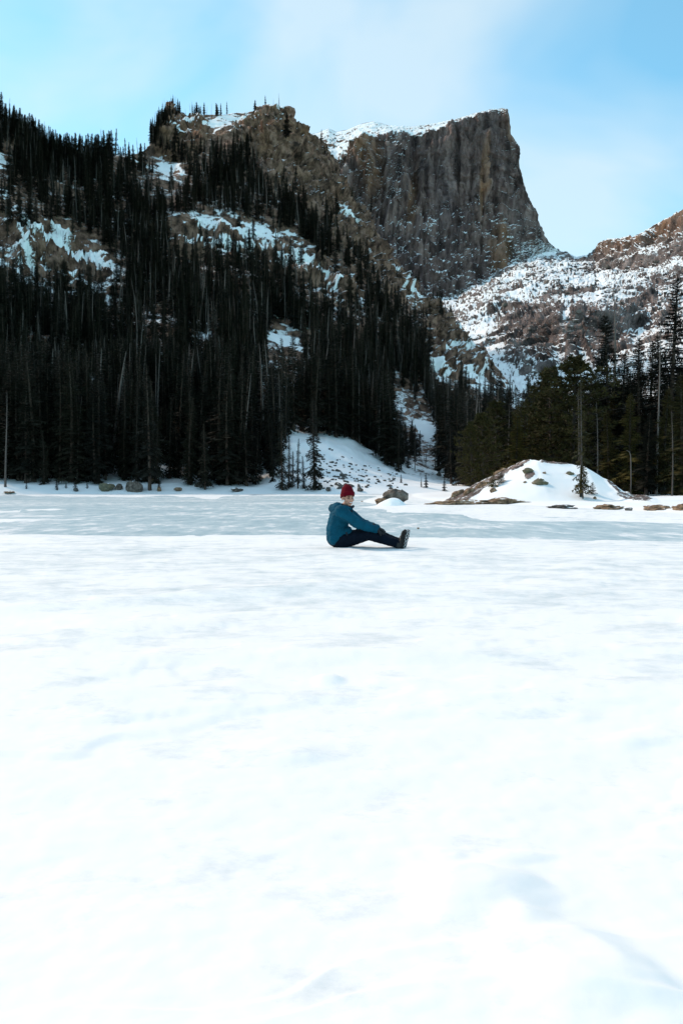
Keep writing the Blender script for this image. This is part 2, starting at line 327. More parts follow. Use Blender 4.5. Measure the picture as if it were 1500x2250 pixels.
# ---- the flat-topped peak
pc = np.concatenate([np.linspace(-1500, 600, 70)[:-1], np.linspace(600, 1320, 460)])
P_sky = [(-1500, 700), (-600, 620), (0, 520), (400, 420), (600, 350), (680, 306), (700, 302), (722, 292), (738, 300), (760, 296), (790, 284), (820, 277), (850, 286), (900, 290), (950, 283), (1000, 274), (1040, 263), (1080, 254), (1108, 251), (1112, 275), (1114, 305), (1131, 332), (1136, 380), (1141, 408), (1152, 436), (1170, 478), (1190, 522), (1208, 548), (1235, 563), (1270, 577), (1320, 600)]
P_rows = [
    dict(y=[(-1500, 900), (600, 800), (1000, 760), (1320, 720)], r=[(-1500, 1500), (600, 1350), (1000, 1380), (1320, 1450)]),
    dict(y=[(-1500, 800), (600, 660), (690, 655), (900, 690), (1000, 692), (1050, 668), (1100, 628), (1130, 594), (1170, 566), (1200, 556), (1235, 568), (1270, 582), (1320, 604)], r=[(-1500, 1600), (690, 1500), (1000, 1540), (1100, 1620), (1200, 1750), (1320, 1800)]),
    dict(y=[(-1500, 760), (600, 500), (690, 478), (780, 470), (900, 474), (1000, 470), (1060, 462), (1110, 495), (1140, 520), (1170, 535), (1195, 545), (1210, 551), (1235, 565), (1270, 579), (1320, 602)], r=[(-1500, 1650), (690, 1572), (800, 1628), (900, 1642), (1060, 1656), (1110, 1684), (1200, 1765), (1320, 1810)]),
    dict(y=[(-1500, 755), (600, 494), (690, 470), (780, 462), (900, 466), (1000, 461), (1060, 452), (1110, 488), (1140, 516), (1170, 532), (1195, 543), (1210, 550), (1235, 564.5), (1270, 578.5), (1320, 601.5)], r=[(-1500, 1660), (690, 1580), (800, 1640), (900, 1650), (1060, 1662), (1110, 1690), (1200, 1770), (1320, 1815)]),
    dict(y=[(-1500, 720), (0, 560), (400, 460), (600, 390), (690, 352), (740, 352), (770, 334), (800, 320), (850, 304), (890, 300), (930, 300), (960, 292), (1000, 280), (1040, 267), (1080, 256), (1108, 253)] + [(a, b + 1) for a, b in P_sky if a > 1109], r=[(-1500, 1700), (600, 1720), (690, 1740), (780, 1720), (850, 1700), (880, 1725), (960, 1720), (1108, 1725), (1200, 1785), (1320, 1820)]),
    dict(y=P_sky, r=[(-1500, 1900), (600, 2000), (700, 2060), (850, 2040), (1000, 1960), (1080, 1850), (1108, 1770), (1200, 1800), (1320, 1830)]),
    dict(y=[(-1500, 900), (700, 420), (1060, 380), (1108, 420), (1210, 600), (1320, 680)], r=[(-1500, 2200), (700, 2350), (1108, 2100), (1320, 2050)]),
]
P, pv, pY = sheet(pc, P_rows, [30, 100, 14, 170, 60, 20])
n0 = grid_normals(P); n0 *= -np.sign((n0 * (P - np.array([0, 0, 0.0]))).sum(-1, keepdims=True))
ppx, ppy = np.broadcast_to(pc[None, :], pY.shape), pY
x, y, z = P[..., 0], P[..., 1], P[..., 2]
lat = x - 0.25 * y
cliff = (sstep(0.6, 1.1, pv) * sstep(4.15, 3.9, pv))[:, None] * sstep(1215, 1150, ppx)
left_part = sstep(930, 860, ppx)                       # the broken buttresses on the near side
rib = fbm(lat / 75, y / 160, z / 300, 21, 3, 0.55, True) * (15 + 22 * left_part)
rib2 = fbm(lat / 15, y / 60, z / 90, 23, 4, 0.55, True) * (9 + 6 * left_part)
led = fbm(lat / 90, y / 120, z / 13, 25, 3, 0.55) * (3.0 + 3 * left_part) + fbm(lat / 26, y / 40, z / 22, 26, 4, 0.55, True) * (2.0 + 5 * sstep(2.4, 1.6, pv)[:, None])
fine = fbm(x / 7, y / 9, z / 8, 27, 4, 0.62, True) * 4.2
rough = fbm(x / 45, y / 45, z / 30, 29, 5, 0.55, True) * 9
butt = -22 * np.exp(-((ppx - 905 - (ppy - 380) * 0.10) / 10) ** 2) * sstep(480, 430, ppy) + 26 * np.exp(-((ppx - 815) / 20) ** 2 - ((ppy - 385) / 55) ** 2) + 10 * np.exp(-((ppx - 870) / 26) ** 2) * sstep(500, 420, ppy)
cut = cliff * (sstep(600, 660, ppx))
fine = fine * 0.7 + (blocks(lat / 34, y / 60, z / 75, 93, cut) * 7.0 + blocks(lat / 12, y / 22, z / 26, 94, cut) * 3.6 + blocks(lat / 26, y / 40, z / 15, 95, cut) * 3.6) * cut
for cx_, wd_, dp_, y0_, y1_ in ((955, 4, 13, 300, 470), (1004, 3, 11, 300, 560), (1032, 3, 9, 340, 470), (1058, 5, 14, 270, 520), (1085, 4, 11, 400, 600), (930, 4, 12, 470, 640), (985, 4, 12, 480, 660), (840, 5, 16, 330, 520), (778, 6, 18, 350, 470)):
    butt = butt - 0.65 * dp_ * np.exp(-((ppx - cx_ - 5 * fbm(ppy / 40, 0 * ppy + cx_, 0 * ppy, 99, 3)) / wd_) ** 2) * sstep(y0_ - 15, y0_ + 15, ppy) * sstep(y1_ + 15, y1_ - 15, ppy)
skyfade = (1 - 0.8 * np.exp(-((pv - 5.0) / 0.12) ** 2))[:, None] * np.where(ppx > 1085, 0.8, 1.0)
amp = (cliff * (rib + rib2 + led + fine + butt) + (1 - cliff) * (rough + fine)) * skyfade
P = P + n0 * amp[..., None]
n1 = grid_normals(P); n1 *= np.sign((n1 * n0).sum(-1, keepdims=True))
p_snow = sstep(0.36, 0.80, n1[..., 2]) * 0.95 - 0.02 - 0.14 * cliff + 0.14 * (1 - cliff) - 0.30 * (sstep(4.05, 4.2, pv) * sstep(5.2, 5.0, pv))[:, None] * sstep(600, 700, ppx)
p_snow += 0.30 * blob(ppx, ppy, [(775, 320, 50, 16, -35), (880, 490, 20, 12, 20), (1160, 580, 40, 26, 30), (945, 500, 14, 20, 20), (1200, 560, 60, 14, 25)])
p_snow -= 0.32 * sstep(900, 930, ppx) * sstep(1120, 1080, ppx) * (sstep(3.0, 3.1, pv) * sstep(4.1, 3.9, pv))[:, None]
p_warm = np.clip(0.24 + blob(ppx, ppy, [(815, 375, 26, 60, 0), (905, 440, 10, 70, 6), (1060, 380, 8, 90, 4), (1095, 560, 24, 60, 0), (1105, 300, 14, 50, 0), (770, 330, 60, 30, 0)]) * 0.75 + 0.5 * (1 - cliff) * sstep(4.0, 4.2, pv)[:, None], 0, 1)
peak = grid_mesh('mountain', P, M_peak, dict(snow=p_snow, warm=p_warm)); tag(peak, 'grey flat-topped mountain with a sheer cliff face and snow along its top', 'mountain', kind='structure')

# ---- snowy talus valley with the sunlit ridge on its far side
vc = np.concatenate([np.linspace(820, 1540, 420)[:-1], np.linspace(1540, 2600, 60)])
V_rows = [
    dict(y=[(820, 1078), (2600, 1078)], r=[(820, 150), (1100, 150), (1500, 120), (2600, 120)]),
    dict(y=[(820, 1030), (1000, 1000), (1300, 990), (2600, 930)], r=[(820, 240), (2600, 230)]),
    dict(y=[(820, 930), (1000, 890), (1150, 868), (1300, 850), (1500, 820), (2600, 700)], r=[(820, 420), (1500, 390), (2600, 380)]),
    dict(y=[(820, 860), (1000, 815), (1100, 800), (1200, 806), (1320, 800), (1400, 770), (1500, 740), (2600, 500)], r=[(820, 560), (1200, 560), (1500, 520), (2600, 480)]),
    dict(y=[(820, 800), (1000, 752), (1100, 730), (1170, 722), (1215, 705), (1320, 690), (1400, 695), (1500, 680), (2600, 400)], r=[(820, 700), (1100, 690), (1170, 650), (1230, 610), (1320, 615), (1400, 650), (1500, 620), (2600, 560)]),
    dict(y=[(820, 740), (1000, 700), (1060, 668), (1150, 650), (1250, 640), (1320, 640), (1400, 640), (1500, 625), (2600, 300)], r=[(820, 1000), (1100, 960), (1300, 900), (1500, 850), (2600, 700)]),
    dict(y=[(820, 700), (1000, 660), (1060, 630), (1120, 600), (1180, 585), (1240, 590), (1300, 597), (1400, 592), (1500, 578), (2600, 200)], r=[(820, 1500), (1200, 1450), (1300, 1400), (1400, 1180), (1500, 1050), (2600, 800)]),
    dict(y=[(820, 680), (1000, 640), (1060, 615), (1120, 586), (1180, 571), (1236, 560), (1262, 571), (1284, 566), (1305, 553), (1318, 536), (1345, 531), (1380, 526), (1400, 521), (1425, 504), (1460, 487), (1500, 464), (1560, 430), (1700, 350), (2600, -100)], r=[(820, 1700), (1200, 1760), (1300, 1700), (1330, 1500), (1400, 1350), (1500, 1250), (2600, 950)]),
    dict(y=[(820, 800), (1300, 680), (1500, 600), (2600, 100)], r=[(820, 2100), (1300, 2100), (1500, 1600), (2600, 1200)]),
]
P, vv, vY = sheet(vc, V_rows, [14, 34, 40, 64, 50, 56, 60, 20])
n0 = grid_normals(P); n0 *= np.sign(n0[..., 2:3] + 1e-9)
vpx, vpy = np.broadcast_to(vc[None, :], vY.shape), vY
x, y, z = P[..., 0], P[..., 1], P[..., 2]
crag = blob(vpx, vpy, [(1240, 745, 120, 62, 0), (1180, 790, 60, 40, 0), (1300, 760, 70, 50, 0), (1420, 690, 60, 30, -20), (1130, 700, 60, 26, 20)])
gully = blob(vpx, vpy, [(1228, 775, 14, 44, 4), (1240, 700, 9, 26, 12), (1285, 800, 12, 36, -20)])
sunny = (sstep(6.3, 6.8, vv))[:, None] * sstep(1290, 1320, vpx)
sc = np.clip(y / 900, 0.25, 1.6)
band = fbm(x / 110, y / 130, z / 60, 37, 4, 0.55)
amp = fbm(x / 60, y / 60, z / 40, 31, 4, 0.55, True) * 9 * sc * (1 + 0.8 * crag + 0.9 * sunny) + fbm(x / 16, y / 16, z / 10, 33, 4, 0.6, True) * (1.9 + 3.0 * crag + 1.6 * sunny) * np.clip(sc, 0.5, 1.3) + fbm(x / 5, y / 5, z / 4, 35, 4, 0.62, True) * (1.5 + 1.2 * crag)
rocky = np.clip(0.4 + crag + 1.5 * np.clip(band, 0, 1) + 0.8 * sunny, 0, 1) * (vpx < 1545)
amp = amp + (blocks(x / 24, y / 24, z / 14, 96, rocky) * 4.0 + blocks(x / 9, y / 9, z / 6, 97, rocky) * 2.0) * rocky
amp = amp * sstep(0.3, 1.5, vv)[:, None] * (1 - 0.7 * np.exp(-((vv - 7.0) / 0.1) ** 2))[:, None] * (1 - 0.4 * np.clip(gully, 0, 1)) - 1.2 * gully
P = P + n0 * amp[..., None]
VP = P
n1 = grid_normals(P); n1 *= np.sign((n1 * n0).sum(-1, keepdims=True))
v_snow = sstep(0.40, 0.88, n1[..., 2]) * 0.9 - 0.21 - 0.10 * crag + 0.38 * gully + 0.25 * blob(vpx, vpy, [(1312, 622, 16, 44, 10), (1150, 640, 40, 30, 20), (1250, 610, 50, 20, 20), (1060, 770, 30, 50, -30), (1100, 820, 50, 24, 30), (1400, 720, 50, 20, -20), (1480, 690, 40, 40, 0), (1090, 690, 40, 20, -20)]) + 0.14 * sunny - 0.55 * np.clip(band, -0.25, 0.5) * (1 - 0.7 * sunny)
v_warm = np.clip(0.02 + 0.9 * sunny + 0.1 * blob(vpx, vpy, [(1290, 720, 60, 30, 0)]), 0, 1)  # ridge warmth: partly tan rock, partly sunlight painted into the colour
val = grid_mesh('valley_slope', P, M_valley, dict(snow=v_snow, warm=v_warm)); tag(val, 'snowy rubble-strewn valley head rising to a sunlit tan ridge', 'valley slope', kind='structure')

# ------------------------------------------------------------------ frozen lake, the snow lying on it, the right-hand shore
_lx, _ly = np.meshgrid(np.linspace(-420, 300, 60), np.linspace(-120, 190, 40))
lake = grid_mesh("lake", np.stack([_lx, _ly, 0 * _lx], -1), M_ice)
tag(lake, 'frozen lake surface of blue grey ice', 'lake', kind='structure')

def snow_height(x, y):
    """height of the snow cover above the ice; below zero the ice shows"""
    d = y
    near = sstep(17.0, 10.5, d + 3.4 * fbm(x / 4.5, y / 2.2, 0 * x, 40, 4, 0.6) + 0.30 * np.clip(x, 0, 6))
    patch = fbm(x / 9 + 3, y / 11, 0 * x, 41, 5, 0.55)
    streak = fbm(x / 16, y / 3.2, 0 * x, 43, 4, 0.6)
    far = -0.030 + 0.09 * patch + 0.07 * streak + 0.03 * fbm(x / 3, y / 1.0, 0 * x, 44, 3, 0.6)
    shore = 0.10 * sstep(92, 100, d) + 0.05 * sstep(24, 34, d) * sstep(2.0, 6.0, x) * sstep(60, 40, d)
    rl = right_shore(x, y)
    shore = np.maximum(shore, 0.13 * sstep(-3.2, -0.8, rl))
    far = far + shore + 0.08 * np.exp(-(((x - 2.2) / 1.6) ** 2 + ((y - 36.5) / 4.0) ** 2)) + 0.05 * np.exp(-((y - 50) / 9) ** 2) * sstep(1, 4, x)
    # foreground crust: wind-packed swells, low scarps, a few windows of ice
    sw = fbm(x / 2.6 + 0.35 * y, y / 1.5, 0 * x, 45, 3, 0.5) * 0.022
    scarp_c = fbm(x / 1.7 - 0.25 * y, y / 0.8, 0 * x, 47, 4, 0.5)
    scarp = sstep(-0.02, 0.05, scarp_c) * 0.010 + sstep(0.18, 0.23, scarp_c) * 0.008
    fine = fbm(x / 0.35, y / 0.25, 0 * x, 49, 4, 0.6) * 0.010
    holes = -0.062 * sstep(0.30, 0.42, fbm(x / 1.5 + 7, y / 1.4, 0 * x, 51, 3, 0.5)) * sstep(3.0, 4.5, d) * 0
    ridge = 0.03 * np.exp(-((y - (5.6 + 0.55 * (x + 1.2))) / 0.16) ** 2) * sstep(1.0, -0.4, x)
    h = near * (0.055 + sw + scarp + fine + holes + ridge) + (1 - near) * (far + fine * 0.6)
    # footprints-sized lumps of drifted snow close to the camera
    def lump(cx, cy, rx, ry, hh, rot=0.0, hard=0.75):
        c, s_ = math.cos(rot), math.sin(rot)
        u = ((x - cx) * c + (y - cy) * s_) / rx; v = (-(x - cx) * s_ + (y - cy) * c) / ry
        r = np.sqrt(u * u + v * v) + 0.22 * perlin(x * 9, y * 9, 0 * x, 53)
        return hh * sstep(1.0, hard - 0.45, r)
    h = h + lump(0.25, 1.50, 0.16, 0.17, 0.032, 0.3, 0.7) + lump(0.36, 1.26, 0.15, 0.21, 0.026, 0.6, 0.7) + lump(0.22, 1.66, 0.05, 0.045, 0.006)
    h = h + lump(-0.05, 3.16, 0.075, 0.08, 0.018) + lump(-0.20, 2.35, 0.22, 0.14, 0.012)
    return h
_RS = [(-9.0, 900.0), (2.8, 60.0), (3.6, 46.0), (4.2, 39.0), (6.2, 32.5), (8.1, 27.5), (9.6, 22.0), (14.0, 8.0), (30.0, -40.0)]
def right_shore(x, y):
    """signed distance-like measure: > 0 on land at the right, < 0 on the lake"""
    xs = np.interp(y, [b for _, b in _RS][::-1], [a for a, _ in _RS][::-1])
    xs = xs + np.where(y > 46, (y - 46) * 0.10, 0) + fbm(x * 0 + y / 3.0, y / 5, 0 * x, 55, 3) * 0.6
    return x - xs
sd = 1.0 / np.linspace(1 / 0.55, 1 / 112.0, 470)
sd = np.concatenate([np.linspace(-1.5, 0.5, 14), sd])
tt = np.concatenate([np.linspace(-1.1, -0.52, 50)[:-1], np.linspace(-0.52, 0.52, 420), np.linspace(0.52, 1.1, 50)[1:]])
Xg = tt[None, :] * (np.maximum(sd, 1.2)[:, None] + 0.6); Yg = np.broadcast_to(sd[:, None], Xg.shape)
Hs = snow_height(Xg, Yg)
icy = 0.10 + 0.42 * fbm(Xg / 1.6 + 0.3 * Yg, Yg / 0.9, 0 * Xg, 46, 5, 0.6) + 0.20 * fbm(Xg / 5, Yg / 3.5, 0 * Xg, 48, 3)
icy = icy * sstep(1.6, 4.2, Yg) + 0.10 * sstep(9, 13, Yg) + 0.16 * sstep(4.0, 6.0, Yg) * sstep(13, 9, Yg)
snow = grid_mesh('snow', np.stack([Xg, Yg, Hs], -1), M_snow, dict(icy=icy))
tag(snow, 'wind-packed snow crust lying over the lake ice', 'snow', kind='structure')
def snow_z(x, y): return max(0.0, float(snow_height(np.array([float(x)]), np.array([float(y)]))[0]))

# right-hand shore: low snowy ground under the trees, with the rounded knoll
KN = [(955, 1112), (985, 1101), (1030, 1079), (1080, 1050), (1120, 1029), (1150, 1015), (1168, 1010), (1190, 1015), (1215, 1018), (1245, 1021), (1275, 1023), (1300, 1038), (1340, 1064), (1368, 1086), (1400, 1096), (1500, 1098)]
KY = 43.0
kx = np.array([(a - 750) / F * KY for a, _ in KN]); kz = np.array([CH + (HY - b) / F * KY for _, b in KN])
def land_height(x, y):
    s = right_shore(x, y)
    base = -0.12 + 0.30 * sstep(-0.6, 2.2, s) + 0.012 * np.clip(s, 0, 200) + 0.10 * fbm(x / 4, y / 4, 0 * x, 57, 3) * sstep(0, 4, s)
    base = base + 0.035 * np.clip(y - 60, 0, 400) * sstep(0, 30, s)
    xk = x * KY / np.maximum(y, 5) * 0.5 + x * 0.5
    k = np.maximum(np.interp(xk, kx, kz, left=-1, right=0.25) - 0.1, -0.2)
    front = sstep(34.5 + 0.9 * np.clip(x - 9, -3, 8) * 0.2, 42.5, y); back = sstep(53, 45.5, y)
    kk = k * np.power(front, 0.85) * back
    kk = kk + 0.07 * fbm(x / 1.6, y / 1.8, 0 * x, 59, 4) * sstep(0.1, 0.6, kk) 
    return np.maximum(base, base * 0.25 + kk), kk
gx = np.concatenate([np.linspace(-1, 20, 330)[:-1], np.linspace(20, 130, 120)]); gy = np.concatenate([np.linspace(14, 56, 260)[:-1], np.linspace(56, 175, 110)])
LX, LY = np.meshgrid(gx, gy)
LZ, LK = land_height(LX, LY)
LZ = np.where(right_shore(LX, LY) < -1.5, -0.3, LZ)
# bare slabs: along the knoll's left flank and crest line
lpx, lpy = 750 + F * LX / LY, HY - F * (LZ - CH) / LY
bare = blob(lpx, lpy, [(1030, 1086, 62, 13, -33), (1085, 1053, 60, 9, -32), (1140, 1024, 34, 6, -32), (1218, 1019, 36, 4, 4), (1000, 1100, 36, 10, -20), (1352, 1075, 30, 4, 42), (1390, 1094, 46, 9, 8), (1163, 1046, 15, 9, -30)]) * (LY < 52)
LZ = LZ + bare * (0.05 + 0.16 * np.abs(fbm(LX / 0.9, LY / 1.2, LZ / 0.5, 61, 4, 0.55, True)))
l_snow = 1.5 - 1.12 * bare - 0.5 * sstep(54, 60, LY) * sstep(0.1, 0.35, fbm(LX / 5, LY / 5, 0 * LX, 63, 3))
M_land = terrain_mat('shore_rock', 1.3, TAN, (1, 1, 1), 0.75, 0.4)
land = grid_mesh('shore', np.stack([LX, LY, LZ], -1), M_land, dict(snow=l_snow, warm=0.35 + 0 * LX))
tag(land, 'snowy shore rising to a rounded snow-covered rock knoll', 'shore', kind='structure')
def land_z(x, y):
    return float(np.interp(0, [0], [land_height(np.array([float(x)]), np.array([float(y)]))[0][0]]))

# ------------------------------------------------------------------ rocks
def rock_mesh(name, seed, size, mat, detail=3, flat=0.0, rough=0.36, cut=5):
    rng = np.random.default_rng(seed)
    bm = bmesh.new(); bmesh.ops.create_icosphere(bm, subdivisions=detail, radius=1.0)
    V = np.array([v.co[:] for v in bm.verts])
    for _ in range(cut):                                   # broken planes
        n = rng.normal(size=3); n /= np.linalg.norm(n); lim = rng.uniform(0.55, 0.85)
        d = V @ n; V = V - np.clip(d - lim, 0, None)[:, None] * n * 0.92
    r = 1 + rough * fbm(V[:, 0] * 1.3 + seed, V[:, 1] * 1.3, V[:, 2] * 1.3, seed, 4, 0.55, True)
    V = V * r[:, None] * np.array(size)
    for v, c in zip(bm.verts, V): v.co = c
    me = bpy.data.meshes.new(name); bm.to_mesh(me); bm.free()
    if detail > 2: me.polygons.foreach_set('use_smooth', [True] * len(me.polygons)); 
    me.materials.append(mat); return me
def rock(name, px, py, depth, w, h, label, mat=None, seed=1, dp=None, rz=0.0, sink=0.35, tilt=0.0, group=None, detail=3, cat='rock'):
    c = px_point(px, depth, py)
    o = link(name, rock_mesh(name, seed, (w / 2, (dp or w * 0.8) / 2, h / (2 - 2 * sink) if sink < 1 else h), mat or M_boulder, detail))
    o.location = (c[0], c[1], c[2] + h * (0.5 - sink) * 0.5); o.rotation_euler = (0, tilt, rz)
    return tag(o, label, cat, group)
# the rock standing in the lake, with its drift
lr = rock('lake_rock', 868, 1101, 36.5, 1.25, 0.62, 'dark rock sticking out of the lake ice behind the seated person', M_boulder, 5, 0.9, 0.2, 0.3, detail=4)
lr2 = rock('lake_rock', 842, 1107, 36.2, 0.85, 0.28, 'low tan rock ledge running out beside the dark lake rock', M_ledge, 8, 0.5, -0.1, 0.35, 0.12, detail=4)
def drift(name, px, py, depth, w, h, dp, label, seed=0, skew=0.0):
    n = 40; u = np.linspace(-1, 1, n); U, W_ = np.meshgrid(u, u)
    r = np.sqrt(U ** 2 + W_ ** 2) + 0.10 * perlin(U * 2 + seed, W_ * 2, 0 * U, 70)
    Z = h * np.clip(1 - r * r, 0, 1) ** 1.6 - 0.02 + 0.02 * h * perlin(U * 5, W_ * 5, 0 * U, 71 + seed)
    c = px_point(px, depth, py)
    o = grid_mesh(name, np.stack([U * w / 2 + skew * Z, W_ * dp / 2, Z], -1), M_bank); o.location = (c[0], c[1], 0.0)
    return tag(o, label, 'snow drift')
drift('snow_drift', 862, 1113, 35.6, 1.7, 0.42, 1.6, 'white pile of snow drifted against the dark lake rock', 3)
# ledges along the right-hand shore
def land_edge(px, py):
    for d in np.arange(20, 50, 0.2):
        x = (px - 750) / F * d
        if max(land_z(x, d), snow_z(x, d)) >= CH + (HY - py) / F * d: return float(d)
    return 40.0
for i, (px, py, d, w, h, lab) in enumerate([
    (1008, 1107, 40.0, 2.9, 0.16, 'long tan rock ledge at the foot of the knoll, leftmost along the ice'),
    (1118, 1106, 41.0, 2.2, 0.20, 'tan layered rock ledge in the snow below the knoll summit'),
    (1236, 1117, 34.0, 1.35, 0.10, 'thin dark broken rock line in the snow below the knoll'),
    (1340, 1117, 34.0, 1.85, 0.12, 'flat brown rock slab in the snow right of the knoll tree'),
    (1440, 1119, 33.0, 1.15, 0.11, 'lichen-spotted rock slab near the right end of the shore'),
    (1498, 1120, 32.5, 0.7, 0.14, 'rounded shore rock cut by the right edge of the picture'),
    (1278, 1093.5, 45.2, 0.01, 0.01, '')]):
    if not lab: continue
    d = land_edge(px, py); c = px_point(px, d, py); w *= d / 38.0; h *= 0.95
    me = rock_mesh('ledge_rock', 80 + i, (w / 2, 0.55, h * 1.1), M_ledge if i != 2 else M_stone, 4, rough=0.8, cut=6)
    o = link('ledge_rock', me); o.location = (c[0], c[1], c[2] + h * 0.05); o.rotation_euler = (0, 0, 0.05 * (i - 2)); tag(o, lab, 'rock', 'rock ledges along the near shore')
def on_land(px, depth):
    x = (px - 750) / F * depth; return x, depth, land_z(x, depth)
def land_hit(px, py):
    """first point of the shore ground seen at that bearing and elevation"""
    for d in np.arange(26, 60, 0.2):
        x = (px - 750) / F * d
        if land_z(x, d) >= CH + (HY - py) / F * d: return x, d, land_z(x, d)
    return on_land(px, 44)
for i, (px, py, w, h, lab) in enumerate([
    (1160, 1040, 0.62, 0.26, 'dark lichen rock high on the snowy knoll'), (1185, 1064, 0.78, 0.24, 'oblong tan rock in the middle of the snowy knoll'),
    (1250, 1043, 0.45, 0.14, 'small flat rock beside the knoll tree, left of its trunk'), (1195, 1043, 0.2, 0.1, 'tiny stone near the top of the snowy knoll'),
    (1152, 1062, 0.18, 0.08, 'tiny dark stone left of the oblong knoll rock'), (1082, 1082, 0.36, 0.22, 'dark angular rock low on the left flank of the knoll'),
    (1005, 1092, 0.85, 0.62, 'big brown boulder at the left foot of the knoll'), (1060, 1072, 0.8, 0.35, 'slanting rock slab on the left flank of the knoll'),
    (1100, 1040, 0.9, 0.3, 'rough rock rib under the left skyline of the knoll'), (1033, 1086, 0.7, 0.4, 'brown stepped rock beside the boulder at the foot of the knoll'), (1306, 1097, 0.16, 0.12, 'dark stump-like stone below the knoll sapling')]):
    x_, y_, z_ = land_hit(px, py)
    o = link('knoll_rock', rock_mesh('knoll_rock', 120 + i, (w / 2, w * 0.42, h * 0.75), M_mossy if i < 3 else M_ledge, 3, rough=0.45)); o.location = (x_, y_, z_ + 0.02)
    o.rotation_euler = (0, -0.35 if px < 1110 else 0.15, 0.2); tag(o, lab, 'rock', 'rocks showing through the knoll snow')
o = link('ice_stone', rock_mesh('ice_stone', 140, (0.16, 0.12, 0.09), M_stone, 2)); c = px_point(1381, 26, 1138); o.location = (c[0], 26.0, snow_z(c[0], 26.0) + 0.02); tag(o, 'small dark stone alone on the snow at the right ice edge', 'stone')
for i, (px, py) in enumerate([(795, 1103), (918, 1163)]):
    d = CH * F / (py - HY); o = link('ice_stone', rock_mesh('ice_stone', 142 + i, (0.03 + 0.05 * (1 - i), 0.03 + 0.02 * (1 - i), 0.02 + 0.012 * (1 - i)), M_ledge, 2)); o.location = ((px - 750) / F * d, d, snow_z((px - 750) / F * d, d) + 0.02)
    tag(o, ['pebble on the ice between the person and the lake rock', 'reddish pebble on the snow past the boots'][i], 'stone')

# far shore: boulders, log, stones on the bank
def hill_hit(px, py, lo=0.4):
    """grid vertex of the hillside nearest to that bearing and elevation (first one met from the shore)"""
    j = int(np.argmin(np.abs(hc - px))); col = HP[:, j]; yy = HY - F * (col[:, 2] - CH) / col[:, 1]
    i = np.where((yy <= py) & (hv > lo))[0]; i = i[0] if len(i) else int(np.argmin(np.abs(yy - py)))
    return col[i]
for i, (px, py, w, h, lab, mt) in enumerate([
    (299, 1077, 2.5, 1.55, 'big square grey boulder with a snow stripe on the far shore', M_boulder), (234, 1076, 2.6, 0.95, 'mossy green sloping boulder left of the big square boulder', M_mossy),
    (262, 1074, 1.3, 0.75, 'dark boulder wedged between the mossy and the square boulder', M_boulder), (352, 1077, 0.9, 0.6, 'small brown boulder right of the big square boulder', M_ledge),
    (392, 1078, 1.2, 0.5, 'flat brown boulder at the ice edge under the firs', M_ledge), (338, 1058, 0.8, 0.55, 'brown boulder beside the red trunk on the far shore', M_ledge),
    (522, 1078, 1.9, 0.55, 'low snowy boulder at the ice edge under the mid-shore firs', M_boulder), (170, 1079, 0.8, 0.4, 'small dark stone at the ice edge below the saplings', M_stone),
    (25, 1083, 1.6, 0.25, 'flat reddish stone at the left end of the far shore', M_ledge), (437, 1070, 1.2, 0.6, 'dark boulder under the trees right of the flat brown boulder', M_stone),
    (703, 1073, 0.75, 0.9, 'dark upright boulder at the foot of the talus bank', M_stone), (722, 1077, 0.9, 0.35, 'grey flat boulder at the ice edge below the talus bank', M_boulder),
    (789, 1078, 1.1, 0.45, 'brown flat boulder at the ice edge right of the red hat', M_boulder), (963, 1046, 1.1, 0.7, 'grey boulder on the far snow bank near the pine edge', M_boulder), (640, 1071, 0.7, 0.8, 'pointed boulder between the small shore firs', M_stone)]):
    p = hill_hit(px, py, 0.05)
    o = link('shore_boulder', rock_mesh('shore_boulder', 160 + i, (w / 2, w * 0.4, h * 0.72), mt, 3, rough=0.22, cut=9)); o.location = (p[0], p[1] - 0.4, max(p[2], -0.05) + h * 0.22); o.rotation_euler = (0, 0, i * 0.7)
    tag(o, lab, 'boulder', 'boulders along the far shore')
rng = np.random.default_rng(5)
stone_meshes = [rock_mesh('bank_stone', 200 + k, (0.5, 0.4, 0.32), M_stone, 1, cut=4) for k in range(6)]
for k in range(150):
    while True:
        px, py = rng.uniform(690, 985), rng.uniform(990, 1076)
        if py > 975 + 0.42 * (px - 690) * 0.9 and (px < 880 or rng.random() < 0.25): break
    p = hill_hit(px, py, 0.3); s_ = rng.uniform(0.25, 0.8) * (1.0 if rng.random() < 0.85 else 1.6)
    o = link('bank_stone', stone_meshes[k % 6]); o.location = p + np.array([0, 0, 0.05]); o.scale = (s_ * rng.uniform(0.7, 1.6), s_, s_ * rng.uniform(0.6, 1.0)); o.rotation_euler = (rng.uniform(-.4, .4), rng.uniform(-.4, .4), rng.uniform(0, 6.3))
    tag(o, ('large ' if s_ > 0.75 else 'small ' if s_ < 0.45 else '') + 'dark stone ' + ('near the ice edge' if py > 1062 else 'half way up' if py > 1030 else 'high up') + ' on the talus bank, ' + ('left of the red hat' if px < 735 else 'just behind the red hat' if px < 790 else 'left of the lake rock' if px < 840 else 'above the lake rock' if px < 900 else 'near the young spruces'), 'stone', 'stones on the snowy talus bank')
